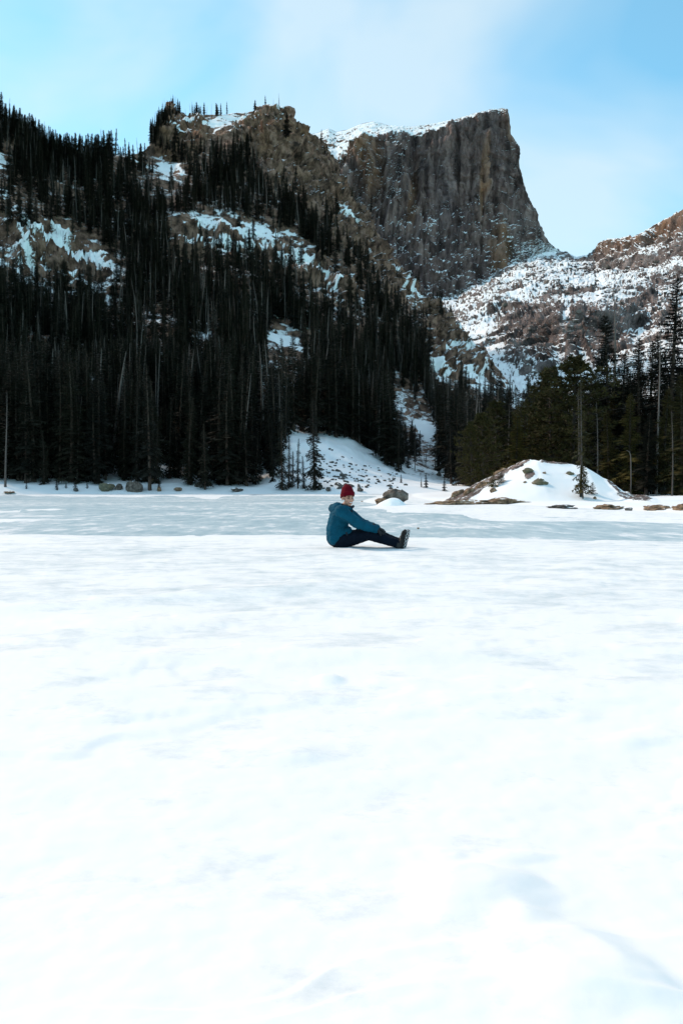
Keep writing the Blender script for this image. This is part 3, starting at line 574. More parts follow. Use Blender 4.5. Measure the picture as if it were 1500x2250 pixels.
# rubble of the valley head: uncountable
def rubble():
    rg = np.random.default_rng(9); V, Fc = [], []
    bm = bmesh.new(); bmesh.ops.create_icosphere(bm, subdivisions=1, radius=1.0); bv = np.array([v.co[:] for v in bm.verts]); bf = [[v.index for v in f.verts] for f in bm.faces]; bm.free()
    ok = np.argwhere((vv[:, None] > 1.5) & (vv[:, None] < 6.4) & (vpx < 1540) & (vpx > 980)); n = 0
    pick = ok[rg.integers(0, len(ok), 6000)]
    for i, j in pick:
        p = VP[i, j]; dist = p[1]
        if gully[i, j] > 0.2 or rg.random() > 0.12 + 1.6 * max(0.0, band[i, j]): continue
        s_ = dist / F * (1.0 + 1.3 * rg.exponential())
        v = bv * (1 + 0.3 * rg.normal(size=(len(bv), 1))) * s_ * np.array([rg.uniform(0.8, 1.5), 1, rg.uniform(0.5, 0.9)])
        a = rg.uniform(0, 6.3); c, s2 = math.cos(a), math.sin(a); v = np.stack([v[:, 0] * c - v[:, 1] * s2, v[:, 0] * s2 + v[:, 1] * c, v[:, 2]], -1)
        V.append(v + p + np.array([0, 0, 0.1 * s_])); Fc += [[q + n for q in f] for f in bf]; n += len(bv)
    return link('rubble', tri_mesh('rubble', np.concatenate(V), Fc, M_rubble))
tag(rubble(), 'scattered rubble blocks half buried in the valley snow', 'rubble', kind='stuff')

# ------------------------------------------------------------------ trees
def trunk_geo(H, r0, rng, sides=6, seg=7, lean=0.02):
    V, Fc = [], []; ph = rng.uniform(0, 6.3)
    ax = []
    for i in range(seg + 1):
        t = i / seg; r = r0 * (1 - t) ** 0.8 + 0.012
        if i == 0: r *= 1.35
        cx = lean * H * math.sin(t * 2.2 + ph) * t; cy = lean * H * math.cos(t * 1.7 + ph) * t
        ax.append((cx, cy, t * H))
        for k in range(sides):
            a = 2 * math.pi * k / sides
            V.append((cx + r * math.cos(a), cy + r * math.sin(a), t * H - (0.4 if i == 0 else 0)))
    for i in range(seg):
        for k in range(sides):
            a, b = i * sides + k, i * sides + (k + 1) % sides
            Fc += [(a, b, b + sides), (a, b + sides, a + sides)]
    ax = np.array(ax)
    return V, Fc, lambda z: np.array([np.interp(z, ax[:, 2], ax[:, 0]), np.interp(z, ax[:, 2], ax[:, 1]), z])
def spray(V, Fc, p, d, L, w, steps, rng):
    """one bough: a drooping axis set with side twigs"""
    d = d / np.linalg.norm(d); side = np.cross(d, (0, 0, 1.0)); side /= np.linalg.norm(side) + 1e-9
    pts = [p + d * L * t + np.array([0, 0, -0.16 * L * t * t]) for t in np.linspace(0.08, 1, steps + 1)]
    for i in range(steps):
        t = i / steps; a, b = pts[i], pts[i + 1]
        ww = w * (0.55 + 0.75 * math.sin(math.pi * min(1, t * 0.85 + 0.15))) * rng.uniform(0.65, 1.3)
        f = d * ww * rng.uniform(0.35, 0.8)
        for sgn in (1, -1):
            n = len(V); V += [a, b, a + side * sgn * ww + f + np.array([0, 0, rng.uniform(-0.45, 0.1) * ww])]; Fc.append((n, n + 1, n + 2))
        n = len(V); V += [a, b, (a + b) / 2 + np.array([rng.uniform(-.2, .2) * ww, rng.uniform(-.2, .2) * ww, -ww * rng.uniform(0.5, 0.95)])]; Fc.append((n, n + 1, n + 2))
    n = len(V); V += [pts[-1] + side * w * 0.25, pts[-1] - side * w * 0.25, pts[-1] + d * w * 0.8]; Fc.append((n, n + 1, n + 2))
def make_spruce(seed, H=12.0, R=1.45, N=170, steps=5, clear=0.06, sparse=0.0):
    rng = np.random.default_rng(seed); tv, tf, axis = trunk_geo(H, 0.0125 * H, rng)
    V, Fc = [], []
    for i in range(N):
        t = clear + (1 - clear - 0.015) * (i / (N - 1)) ** 0.92
        if rng.random() < sparse * (1 - t): continue
        gap = 0.75 + 0.35 * math.sin(t * 37 + seed)
        L = (R * (1 - t) ** 0.78 * gap * rng.uniform(0.65, 1.2) + 0.16) * (0.75 + 0.25 * min(1, t / 0.25))
        a = i * 2.399 + rng.uniform(-0.5, 0.5); el = -0.42 + 0.95 * t ** 1.6 + rng.uniform(-0.12, 0.12)
        d = np.array([math.cos(a) * math.cos(el), math.sin(a) * math.cos(el), math.sin(el)])
        spray(V, Fc, axis(t * H), d, L, 0.20 * L + 0.10, steps, rng)
    n = len(V); top = axis(H); V += [top + (0.05, 0, -0.3), top + (-0.05, 0, -0.3), top + (0, 0, 0.25)]; Fc.append((n, n + 1, n + 2))
    return (tv, tf), (V, Fc)
def make_pine(seed, H=9.0, R=1.9, N=62, tufts=7, clear=0.18, lobes=None):
    """looser, rounder crown: upswept boughs ending in needle tufts"""
    rng = np.random.default_rng(seed); tv, tf, axis = trunk_geo(H * 0.97, 0.017 * H, rng, lean=0.025)
    V, Fc = [], []
    for i in range(N):
        t = clear + (0.97 - clear) * (i / (N - 1)); a = i * 2.399 + rng.uniform(-0.6, 0.6)
        prof = math.sin(math.pi * min(1, (t - clear) / (1 - clear) * 0.8 + 0.22)) ** 0.7
        L = R * prof * rng.uniform(0.5, 1.15) * (0.8 + 0.3 * math.sin(a * 2 + seed)) + 0.15
        el = rng.uniform(-0.1, 0.35) + 0.5 * t * t
        d = np.array([math.cos(a) * math.cos(el), math.sin(a) * math.cos(el), math.sin(el)]); p = axis(t * H)
        side = np.cross(d, (0, 0, 1.0)); side /= np.linalg.norm(side)
        b0, b1 = p, p + d * L; nb = len(tv)                      # the bough itself joins the trunk mesh
        for q, r in ((b0, 0.03), (b1, 0.008)):
            tv += [tuple(q + side * r), tuple(q - side * r * 0.5 + np.array([0, 0, r])), tuple(q - side * r * 0.5 - np.array([0, 0, r]))]
        for k in range(3): tf += [(nb + k, nb + (k + 1) % 3, nb + 3 + (k + 1) % 3), (nb + k, nb + 3 + (k + 1) % 3, nb + 3 + k)]
        for k in range(tufts):
            u = rng.uniform(0.35, 1.05); c = p + d * L * u + side * rng.normal() * 0.20 * L * u + np.array([0, 0, rng.uniform(-0.05, 0.22) * L * 0.6])
            for q in range(9):
                v = rng.normal(size=3) + d * 0.9 + np.array([0, 0, 0.35]); v /= np.linalg.norm(v); l = rng.uniform(0.16, 0.32)
                w = np.cross(v, rng.normal(size=3)); w /= np.linalg.norm(w); n = len(V)
                V += [c + w * 0.045, c - w * 0.045, c + v * l]; Fc.append((n, n + 1, n + 2))
    return (tv, tf), (V, Fc)
def make_snag(seed, H=12.0, N=70, twig=1.0):
    """dead standing tree: bare trunk and short broken twigs; the twigs are the crown"""
    rng = np.random.default_rng(seed); tv, tf, axis = trunk_geo(H, 0.0105 * H, rng, lean=0.03)
    V, Fc = [], []
    for i in range(N):
        t = 0.22 + 0.76 * i / (N - 1); a = i * 2.399 + rng.uniform(-0.6, 0.6); L = (1.05 * (1 - t) ** 0.7 + 0.2) * rng.uniform(0.35, 1.15) * twig
        el = rng.uniform(-0.55, 0.1) + 0.4 * t; d = np.array([math.cos(a) * math.cos(el), math.sin(a) * math.cos(el), math.sin(el)]); p = axis(t * H)
        side = np.cross(d, (0, 0, 1.0)); side /= np.linalg.norm(side); r = 0.016
        def bar(p0, p1, r0):
            n = len(V); V.extend([p0 + side * r0, p0 - side * r0, p0 + np.array([0, 0, r0 * 1.6]), p1]); Fc.extend([(n, n + 1, n + 3), (n + 1, n + 2, n + 3), (n + 2, n, n + 3)])
        m = p + d * L * 0.55; e = p + d * L + np.array([0, 0, -0.12 * L]); bar(p, e, r)
        for s_ in (-1, 1):
            if rng.random() < 0.75: bar(m, m + (d * 0.5 + side * s_ * 0.6 + np.array([0, 0, rng.uniform(-.3, .2)])) * L * 0.5, r * 0.6)
    return (tv, tf), (V, Fc)

class Kind:
    """meshes of one tree model: separate trunk and crown, and both in one for the far forest"""
    def __init__(self, geo, H, mats, name):
        (tv, tf), (cv, cf) = geo; self.H = H
        self.trunk = tri_mesh('trunk', tv, tf, mats[0], True); self.crown = tri_mesh('crown', cv, cf, mats[1])
        n = len(tv); self.whole = tri_mesh(name, list(tv) + list(cv), list(tf) + [tuple(i + n for i in f) for f in cf], mats)
        pm = self.whole.polygons; pm.foreach_set('material_index', [0] * len(tf) + [1] * len(cf))
SPRUCE = [Kind(make_spruce(300 + k, 12, R, 190, 5, cl, sp), 12, [M_bark, M_spruce], 'spruce') for k, (R, cl, sp) in enumerate([(1.35, .05, 0), (1.6, .04, 0), (1.15, .10, .1), (1.45, .14, .25), (1.75, .06, .1), (1.0, .05, 0)])]
SNAG = [Kind(make_snag(330 + k, 12, 70, tw), 12, [M_dead, M_dead], 'snag') for k, tw in enumerate((1.0, 0.7, 1.3))]
BIG = [Kind(make_spruce(350 + k, 12, R, 300, 8, cl, sp), 12, [M_bark, M_spruce], 'spruce') for k, (R, cl, sp) in enumerate([(1.4, .06, .0), (1.75, .06, .1), (1.25, .05, 0), (1.6, .12, .15)])]
BIGOL = [Kind(make_spruce(370 + k, 12, R, 280, 8, cl, sp), 12, [M_bark, M_pine], 'fir') for k, (R, cl, sp) in enumerate([(1.7, .05, .1), (1.4, .1, .2)])]
PINE = [Kind(make_pine(390 + k, 9, R, n, 9), 9, [M_bark, M_pine], 'pine') for k, (R, n) in enumerate([(1.9, 120), (2.3, 140), (1.6, 110)])]

def plant(kind, name, loc, H, rz, label, cat, group=None, wid=1.0, lean=(0, 0)):
    s_ = H / kind.H
    e = bpy.data.objects.new(name, None); ROOT.objects.link(e); e.empty_display_size = 0.3
    e.location = loc; e.scale = (s_ * wid, s_ * wid, s_); e.rotation_euler = (lean[0], lean[1], rz)
    tag(e, label, cat, group)
    for nm, me in (('trunk', kind.trunk), ('crown', kind.crown)):
        o = bpy.data.objects.new(nm if kind not in SNAG or nm == 'trunk' else 'branches', me); ROOT.objects.link(o); o.parent = e
    return e

# scatter over the hillside: candidates by ground area and openness
rng = np.random.default_rng(77)
cu = np.linalg.norm(np.cross(np.diff(HP, axis=0)[:, :-1], np.diff(HP, axis=1)[:-1]), axis=-1)
ip, jp = HP.shape[:2]
cell_px = hpx[:-1, :-1]; cell_v = np.broadcast_to(hv[:-1, None], cu.shape)
fpx, fpy = project(HP); fpx, fpy = fpx[:-1, :-1], fpy[:-1, :-1]
dens = cu * (cell_px > -60) * (cell_px < 1220) * (cell_v > 1.05) * (cell_v < 7.08)
forest = 1 - 0.96 * blob(fpx, fpy, open_items) 
forest *= 1 - 0.93 * blob(fpx, fpy, [(640, 330, 80, 90, 20), (720, 410, 70, 62, 45), (800, 520, 70, 52, 48), (870, 590, 60, 34, 48), (640, 250, 30, 40, 0), (975, 760, 50, 60, 40), (1040, 800, 60, 50, 40)])
clump = sstep(-0.25, 0.15, fbm(HP[:-1, :-1, 0] / 30, HP[:-1, :-1, 1] / 30, HP[:-1, :-1, 2] / 30, 80, 3))
dens = dens * forest * (0.35 + 0.65 * clump) * np.where(cell_v < 3.0, 4.2, np.where(cell_v < 4.2, 2.4, np.where(cell_v < 5.2, 1.4, 1.0)))
dens = dens * np.where((cell_px > 1120), 0.3, 1.0) * np.where((cell_v > 6.0) & (cell_px < 350), 2.2, 1.0) * np.where((cell_v > 6.75) & (cell_px < 630), 2.6, 1.0)
NT = 10500
pick = rng.choice(dens.size, NT, p=(dens / dens.sum()).reshape(-1))
cand = []
def openness(px, py): return blob(np.array([px]), np.array([py]), open_items)[0]
for c in pick:
    i, j = divmod(int(c), cu.shape[1]); a, b = rng.random(2)
    p = HP[i, j] * (1 - a) * (1 - b) + HP[i + 1, j] * a * (1 - b) + HP[i, j + 1] * (1 - a) * b + HP[i + 1, j + 1] * a * b
    dead = rng.random() < (0.26 if hv[i] > 3 else 0.10)
    v = hv[i]
    H = rng.uniform(6.0, 15.5) * (1.18 if v < 2.5 else 1.0) * (0.62 if v > 6.3 and hpx[i, j] > 340 else 1.0) * (0.75 if hpx[i, j] > 800 and v > 5 else 1.0)
    if rng.random() < 0.14: H *= 0.5
    x_, y_ = project(p); top = F * H / p[1]
    cand.append((p, H, dead, x_, y_, top, v))
cx_, cy_, ct_ = (np.array([t[k] for t in cand]) for k in (3, 4, 5))
cover = np.max([blob(cx_, cy_ - ct_ * q, open_items) for q in (0.3, 0.65, 0.95)], axis=0)
cand = [t for t, c, r in zip(cand, cover, rng.random(len(cand))) if r > c * 0.76]
hard = [(655, 1000, 30, 46, 20), (770, 1025, 96, 44, 24), (880, 1060, 110, 16, 2), (905, 905, 48, 24, 36), (935, 940, 26, 16, 40), (1015, 760, 22, 50, -32), (625, 750, 34, 26, 40), (975, 800, 26, 40, -25)]
cx_, cy_, ct_ = (np.array([t[k] for t in cand]) for k in (3, 4, 5))
cover = np.max([blob(cx_, cy_ - ct_ * q, hard) for q in (0.0, 0.15, 0.3, 0.45, 0.6, 0.75)], axis=0)
thin = blob(cx_, cy_ - 0.3 * ct_, [(640, 340, 80, 90, 20), (710, 420, 70, 62, 45), (790, 520, 62, 48, 48), (860, 600, 60, 40, 48), (930, 680, 50, 36, 48), (990, 745, 40, 36, 45), (470, 290, 110, 26, -4)]) * 0.86
cand = [t for t, c, h_, r in zip(cand, cover, thin, rng.random(len(cand))) if r > min(1.0, max(c * 1.5, h_))]
# what each one shows: paint them front to back into a coarse picture
cand.sort(key=lambda t: t[0][1])
buf = np.zeros((1125, 750), bool); seen = []
for p, H, dead, x_, y_, top, v in cand:
    wpx = max(1.0, top * (0.03 if dead else 0.10)); y0, y1 = int((y_ - top) / 2), int(y_ / 2); cnt = 0
    for yy in range(max(0, y0), min(1124, y1)):
        w = max(0.5, wpx * (yy - y0) / max(1, y1 - y0)); a, b = max(0, int(x_ / 2 - w / 2)), min(750, int(x_ / 2 + w / 2) + 1)
        if a < b: cnt += int((~buf[yy, a:b]).sum()); buf[yy, a:b] = True
    seen.append(cnt)
order = np.argsort(-np.array(seen)); ind_sp, ind_sn = set(), set()
for k in order:
    if seen[k] < 1: break
    if cand[k][2]:
        if len(ind_sn) < 150: ind_sn.add(int(k))
    elif len(ind_sp) < 268: ind_sp.add(int(k))
def near_what(x_, v):
    if v < 3.7:
        for lim, t in ((60, 'at the left picture edge'), (130, 'left of the fallen log'), (200, 'above the fallen log'), (265, 'above the mossy boulder'), (340, 'above the square boulder'), (430, 'right of the square boulder'), (520, 'above the flat brown boulders'), (600, 'left of the snow gap'), (700, 'by the snow gap'), (790, 'above the red hat'), (870, 'above the lake rock'), (940, 'above the far snow bank')):
            if x_ < lim: return t
        return 'next to the right shore wood'
    for lim, t in ((140, 'over the snowy dome at the left'), (270, 'right of the snowy dome'), (370, 'left of the big snow clearing'), (480, 'in front of the big snow clearing'), (600, 'under the rocky knob'), (720, 'right of the big snow clearing'), (830, 'below the cliff of the peak'), (930, 'by the ridge edge')):
        if x_ < lim: return t
    return 'low on the ridge edge'
def zone(x_, y_, v):
    if v < 2.4 and x_ < 600: return 'on the left shore'
    if v < 2.6: return 'by the talus bank'
    if x_ > 860 and v < 5: return 'on the lower valley slope'
    if v > 6.2 and x_ < 350: return 'on the left skyline'
    if v > 6.2: return 'on the knob crest'
    return 'in the mid-slope forest' if v > 3.6 else 'above the left shore'
pts, kinds, rots, scls = [], [], [], []
for k, (p, H, dead, x_, y_, top, v) in enumerate(cand):
    if seen[k] < 1: continue
    rz = rng.uniform(0, 6.283); wid = rng.uniform(0.8, 1.65); lean = rng.normal(0, 0.05 if dead else 0.02, 2)
    m = int(rng.integers(0, 3 if dead else 6))
    if k in ind_sp or k in ind_sn:
        z_ = zone(x_, y_, v); tall = 'tall ' if top > 190 else 'short ' if top < 95 else ''; q_ = near_what(x_, v)
        plant((SNAG if dead else SPRUCE)[m], 'dead_tree' if dead else 'spruce_tree', p - np.array([0, 0, 0.15]), H, rz,
              tall + ('bare grey dead tree ' if dead else 'dark spruce ') + z_ + ', ' + q_, 'dead tree' if dead else 'spruce tree', ('dead trees ' if dead else 'spruce trees ') + z_, wid, lean)
    else:
        pts.append(p - np.array([0, 0, 0.15])); kinds.append(m + (6 if dead else 0)); rots.append((lean[0], lean[1], rz)); scls.append((H / 12 * wid, H / 12 * wid, H / 12))

def forest_stuff(name, pts, kinds, rots, scls, models):
    col = bpy.data.collections.new('tree_models')
    for i, kd in enumerate(models):
        o = bpy.data.objects.new('model_%02d' % i, kd.whole); col.objects.link(o)
    me = bpy.data.meshes.new(name); me.from_pydata([tuple(p) for p in pts], [], [])
    a = me.attributes.new('pick', 'INT', 'POINT'); a.data.foreach_set('value', np.array(kinds, np.int32))
    a = me.attributes.new('turn', 'FLOAT_VECTOR', 'POINT'); a.data.foreach_set('vector', np.array(rots, np.float32).reshape(-1))
    a = me.attributes.new('size', 'FLOAT_VECTOR', 'POINT'); a.data.foreach_set('vector', np.array(scls, np.float32).reshape(-1))
    o = link(name, me)
    ng = bpy.data.node_groups.new('scatter_trees', 'GeometryNodeTree')
    ng.interface.new_socket('Geometry', in_out='INPUT', socket_type='NodeSocketGeometry'); ng.interface.new_socket('Geometry', in_out='OUTPUT', socket_type='NodeSocketGeometry')
    N, L = ng.nodes, ng.links
    gi, go = N.new('NodeGroupInput'), N.new('NodeGroupOutput'); inst = N.new('GeometryNodeInstanceOnPoints'); ci = N.new('GeometryNodeCollectionInfo')
    ci.inputs['Collection'].default_value = col; ci.inputs['Separate Children'].default_value = True; ci.inputs['Reset Children'].default_value = True
    def na(nm, ty):
        n = N.new('GeometryNodeInputNamedAttribute'); n.data_type = ty; n.inputs['Name'].default_value = nm; return n.outputs['Attribute']
    inst.inputs['Pick Instance'].default_value = True
    L.new(gi.outputs[0], inst.inputs['Points']); L.new(ci.outputs[0], inst.inputs['Instance']); L.new(na('pick', 'INT'), inst.inputs['Instance Index'])
    L.new(na('turn', 'FLOAT_VECTOR'), inst.inputs['Rotation']); L.new(na('size', 'FLOAT_VECTOR'), inst.inputs['Scale']); L.new(inst.outputs[0], go.inputs[0])
    md = o.modifiers.new('scatter', 'NODES'); md.node_group = ng
    return o
tag(forest_stuff('forest', pts, kinds, rots, scls, SPRUCE + SNAG), 'far conifer forest filling the hillside between the nearer trees', 'forest', kind='stuff')
print('TREES', len(cand), len(ind_sp), len(ind_sn), len(pts))

# ---- the trees of the right-hand shore, each where it stands
right = [  # px, depth, top row, model list, index, width, label
    (1472, 57, 606, BIG, 0, 0.95, 'tallest spruce of the right shore, rising above all its neighbours'),
    (1499, 60, 715, BIG, 2, 1.0, 'spruce cut by the right edge, beside the tallest spruce'),
    (1440, 60, 735, BIG, 1, 1.0, 'spruce just left of the tallest spruce'),
    (1405, 58, 738, BIG, 2, 1.1, 'pointed dark spruce, third from the right edge'),
    (1420, 66, 748, BIG, 0, 0.9, 'slim spruce between two pointed spruces on the right'),
    (1368, 64, 772, BIG, 3, 1.2, 'bushy spruce right of the tall leaning dead tree'),
    (1332, 68, 690, BIG, 1, 0.95, 'tall spruce left of the leaning dead tree'),
    (1300, 64, 815, BIG, 2, 1.1, 'shorter spruce right of the big olive pine'),
    (1278, 72, 825, BIG, 0, 1.0, 'dark spruce top peeping out behind the big olive pine'),
    (1252, 58, 783, PINE, 1, 1.05, 'biggest olive pine, behind the knoll tree'),
    (1212, 61, 806, PINE, 0, 1.1, 'broad olive pine left of the biggest pine'),
    (1178, 66, 838, BIGOL, 0, 1.0, 'olive fir behind the top of the knoll'),
    (1150, 72, 872, BIGOL, 1, 1.0, 'smaller olive fir left of the knoll top'),
    (1122, 74, 848, BIG, 2, 1.0, 'pointed dark spruce behind the left flank of the knoll'),
    (1098, 76, 852, BIG, 0, 0.9, 'twin-like dark spruce left of the pointed one behind the knoll'),
    (1085, 60, 880, PINE, 2, 1.1, 'olive pine leaning over the left flank of the knoll'),
    (1058, 56, 905, PINE, 0, 1.0, 'low olive pine above the big brown boulder'),
    (1036, 55, 930, PINE, 1, 0.8, 'outermost olive pine at the tip of the right shore'),
    (1130, 58, 905, BIGOL, 0, 1.2, 'wide olive fir directly behind the knoll slab'),
    (1335, 54, 900, BIGOL, 1, 1.2, 'olive fir behind the right flank of the knoll'),
    (1385, 53, 860, BIGOL, 0, 1.1, 'olive fir right of the knoll with hanging boughs'),
    (1455, 52, 850, BIGOL, 1, 1.2, 'drooping olive fir in front of the tallest spruce'),
    (1492, 50, 820, BIGOL, 0, 1.1, 'foremost olive fir at the right edge'),
    (1418, 51, 905, BIG, 3, 1.2, 'ragged spruce with a bare lower trunk by the brown ground'),
    (1352, 74, 640, SNAG, 0, 1.0, 'tall leaning grey dead tree above the right shore'),
    (1440, 54, 690, SNAG, 1, 0.5, 'thin dead tree with a forked top near the tallest spruce'),
    (1046, 64, 852, SNAG, 2, 1.0, 'bare dead tree standing at the left end of the right shore wood'),
    (1270, 55, 850, SNAG, 0, 0.55, 'grey dead trunk behind the knoll tree'),
    (1310, 56, 880, SNAG, 2, 0.65, 'twiggy dead tree right of the knoll tree'),
    (1475, 49, 900, SNAG, 1, 0.7, 'dead trunk with a spread of roots at the right shore edge'),
    (1112, 62, 890, SNAG, 1, 0.9, 'grey dead trunk among the olive pines'),
]
for i, (px, d, ty, lst, m, wd, lab) in enumerate(right):
    x_, y_, z_ = on_land(px, d); H = (CH + (HY - ty) / F * d) - z_
    nm = 'dead_tree' if lst is SNAG else 'pine_tree' if lst is PINE else 'fir_tree' if lst is BIGOL else 'spruce_tree'
    plant(lst[m], nm, (x_, y_, z_ - 0.1), H, i * 1.3, lab, nm.replace('_', ' '), 'trees on the right shore', wd * (1.35 if lst in (BIG, BIGOL) else 1.2), (0.0, -0.05 if px == 1352 else 0.0))
rng = np.random.default_rng(31)
env = ([1010, 1040, 1100, 1180, 1250, 1300, 1400, 1520], [960, 905, 870, 860, 830, 840, 790, 770])
for k in range(95):                                   # the wood behind them
    px = rng.uniform(1040, 1515); d = rng.uniform(62, 105); ty = np.interp(px, *env) + rng.uniform(0, 110)
    x_, y_, z_ = on_land(px, d); H = (CH + (HY - ty) / F * d) - z_; r = rng.random()
    lst = SNAG if r < 0.05 else BIGOL if r < 0.5 else BIG
    nm = 'dead_tree' if lst is SNAG else 'fir_tree' if lst is BIGOL else 'spruce_tree'
    side = 'behind the knoll' if px < 1370 else 'behind the tall spruces at the right edge'
    what = {'dead_tree': 'bare dead tree', 'fir_tree': 'olive brown fir', 'spruce_tree': 'dark spruce'}[nm]
    plant(lst[int(rng.integers(0, len(lst)))], nm, (x_, y_, z_ - 0.1), H, rng.uniform(0, 6.3), what + ' deep in the wood ' + side, nm.replace('_', ' '), what + ' wood ' + side, rng.uniform(1.4, 2.0))
# knoll tree, sapling, bare stick; seedlings on the far bank
x_, y_, z_ = land_hit(1275, 1092)
KT = Kind(make_spruce(410, 12, 1.5, 150, 7, 0.10, 0.55), 12, [M_dead, M_pine], 'knoll_tree')
plant(KT, 'fir_tree', (x_, y_, z_ - 0.05), 5.6, 0.4, 'slender half-bare fir growing alone on the front of the snowy knoll', 'fir tree', None, 0.75)
SAP = Kind(make_spruce(412, 2, 0.55, 46, 4, 0.05), 2, [M_bark, M_spruce], 'sapling')
SAPO = Kind(make_spruce(413, 2, 0.8, 40, 4, 0.15), 2, [M_bark, M_pine], 'sapling')
plant(SAPO, 'sapling', (x_ + 0.02, y_ - 0.25, z_ + 0.05), 1.25, 1.0, 'dense olive young fir hugging the foot of the slender knoll fir', 'sapling', None, 1.1)
x_, y_, z_ = land_hit(1300, 1088); plant(SAPO, 'sapling', (x_, y_, z_ - 0.03), 0.55, 0.2, 'tiny olive sapling in the snow right of the knoll fir', 'sapling', None, 1.2)
x_, y_, z_ = land_hit(1082, 1072); plant(SAPO, 'sapling', (x_, y_, z_ - 0.03), 0.75, 2.2, 'small olive sapling on the rocky left flank of the knoll', 'sapling', None, 1.3)
x_, y_, z_ = land_hit(1100, 1062); plant(SAPO, 'sapling', (x_, y_, z_ - 0.03), 0.5, 1.2, 'little olive bush above the rocky left flank of the knoll', 'sapling', None, 1.8)
def tube(name, pts, radii, mat, sides=7):
    V, Fc = [], []; pts = [np.array(p, float) for p in pts]
    for i, p in enumerate(pts):
        d = pts[min(i + 1, len(pts) - 1)] - pts[max(i - 1, 0)]; d /= np.linalg.norm(d) + 1e-9
        a = np.cross(d, (0.31, 0.9, 0.17)); a /= np.linalg.norm(a); b = np.cross(d, a)
        for k in range(sides):
            t = 2 * math.pi * k / sides; V.append(p + (a * math.cos(t) + b * math.sin(t)) * radii[i])
    for i in range(len(pts) - 1):
        for k in range(sides):
            a, b = i * sides + k, i * sides + (k + 1) % sides; Fc.append((a, b, b + sides, a + sides))
    Fc += [tuple(range(sides))[::-1], tuple(range((len(pts) - 1) * sides, len(pts) * sides))]
    return tri_mesh(name, V, Fc, mat, True)
x_, y_, z_ = on_land(1384, 47.5); s_ = 47.5 / F
o = link('dead_stick', tube('dead_stick', [(0, 0, -0.1), (0.02, 0, 0.9), (0.0, 0, 1.9), (-0.02, 0, 2.4), (-0.1, 0, 2.62), (-0.28, 0, 2.7)], [0.035, 0.032, 0.03, 0.028, 0.022, 0.01], M_dead)); o.location = (x_, y_, z_)
tag(o, 'bare pale stick with a hooked top standing right of the knoll', 'dead tree')
sp = [(634, 1074, 958, SPRUCE, 5), (655, 1074, 962, SPRUCE, 2), (643, 1072, 990, SPRUCE, 5), (667, 1074, 1000, SPRUCE, 5), (690, 1077, 872, SPRUCE, 1), (620, 1077, 905, SPRUCE, 0), (450, 1076, 930, SPRUCE, 4), (330, 1078, 800, SPRUCE, 3), (12, 1070, 860, SNAG, 1), (68, 1060, 830, SNAG, 0), (935, 1072, 1038, SPRUCE, 4), (925, 1070, 1046, SPRUCE, 5), (976, 1079, 1046, SPRUCE, 4), (880, 1062, 1040, SPRUCE, 4), (862, 1058, 1040, SPRUCE, 5)]
lab = ['small slim spruce on the snow gap left of the talus bank, first of four', 'small slim spruce on the snow gap, second of four', 'thin short spruce between the two slim ones on the snow gap', 'shortest spruce on the snow gap beside the tall shore spruce', 'tall dark spruce at the left foot of the talus bank', 'dark spruce closing the snow gap on its left side', 'drooping spruce reaching the ice edge at mid left shore', 'tall spruce with bare red trunk beside the square boulder', 'pale dead trunk at the left picture edge on the shore', 'dead trunk second from the left picture edge on the shore', 'young spruce on the far snow bank behind the lake rock', 'thin young spruce left of the one behind the lake rock', 'lone young spruce on the ice edge left of the knoll', 'little spruce at the top of the far snow bank', 'tiny spruce on the far snow bank above the red hat']
for (px, py, ty, lst, m), l in zip(sp, lab):
    p = hill_hit(px, py, 0.3); H = (CH + (HY - ty) / F * p[1]) - p[2]
    plant(lst[m], 'dead_tree' if lst is SNAG else 'spruce_tree', p - np.array([0, 0, 0.1]), H, px * 0.7, l, 'dead tree' if lst is SNAG else 'spruce tree', None, 1.0 if H > 5 else 1.5)
for i, (px, py, ty) in enumerate([(125, 1077, 1056), (167, 1078, 1055), (192, 1074, 1060), (350, 1070, 1052), (60, 1074, 1060), (145, 1074, 1060)]):
    p = hill_hit(px, py, 0.2); plant(SAP, 'sapling', p - np.array([0, 0, 0.05]), (py - ty) / F * p[1], i, ['sapling at the ice edge below the fallen log', 'sapling right of the fallen log', 'dark seedling between the log and the mossy boulder', 'sapling right of the square boulder', 'seedling left of the fallen log', 'small seedling just under the fallen log'][i], 'sapling', None, 0.9)
p = hill_hit(152, 1058, 0.3)
o = link('fallen_log', tube('fallen_log', [(-0.95, -0.3, -0.1), (-0.3, 0, 0.2), (0.4, 0.2, 0.55), (1.0, 0.4, 0.95)], [0.27, 0.25, 0.22, 0.19], M_grey, 9)); o.location = p; tag(o, 'weathered fallen log slanting out of the snow on the left shore', 'log')
# dead leaning poles near the valley mouth
p = hill_hit(1008, 1040, 0.3)
o = link('leaning_pole', tube('leaning_pole', [(0.4, 0, 0), (-0.6, 0, 1.8), (-1.9, 0, 4.2)], [0.07, 0.06, 0.02], M_grey)); o.location = p; tag(o, 'thin dead pole leaning left at the edge of the valley wood', 'dead tree')

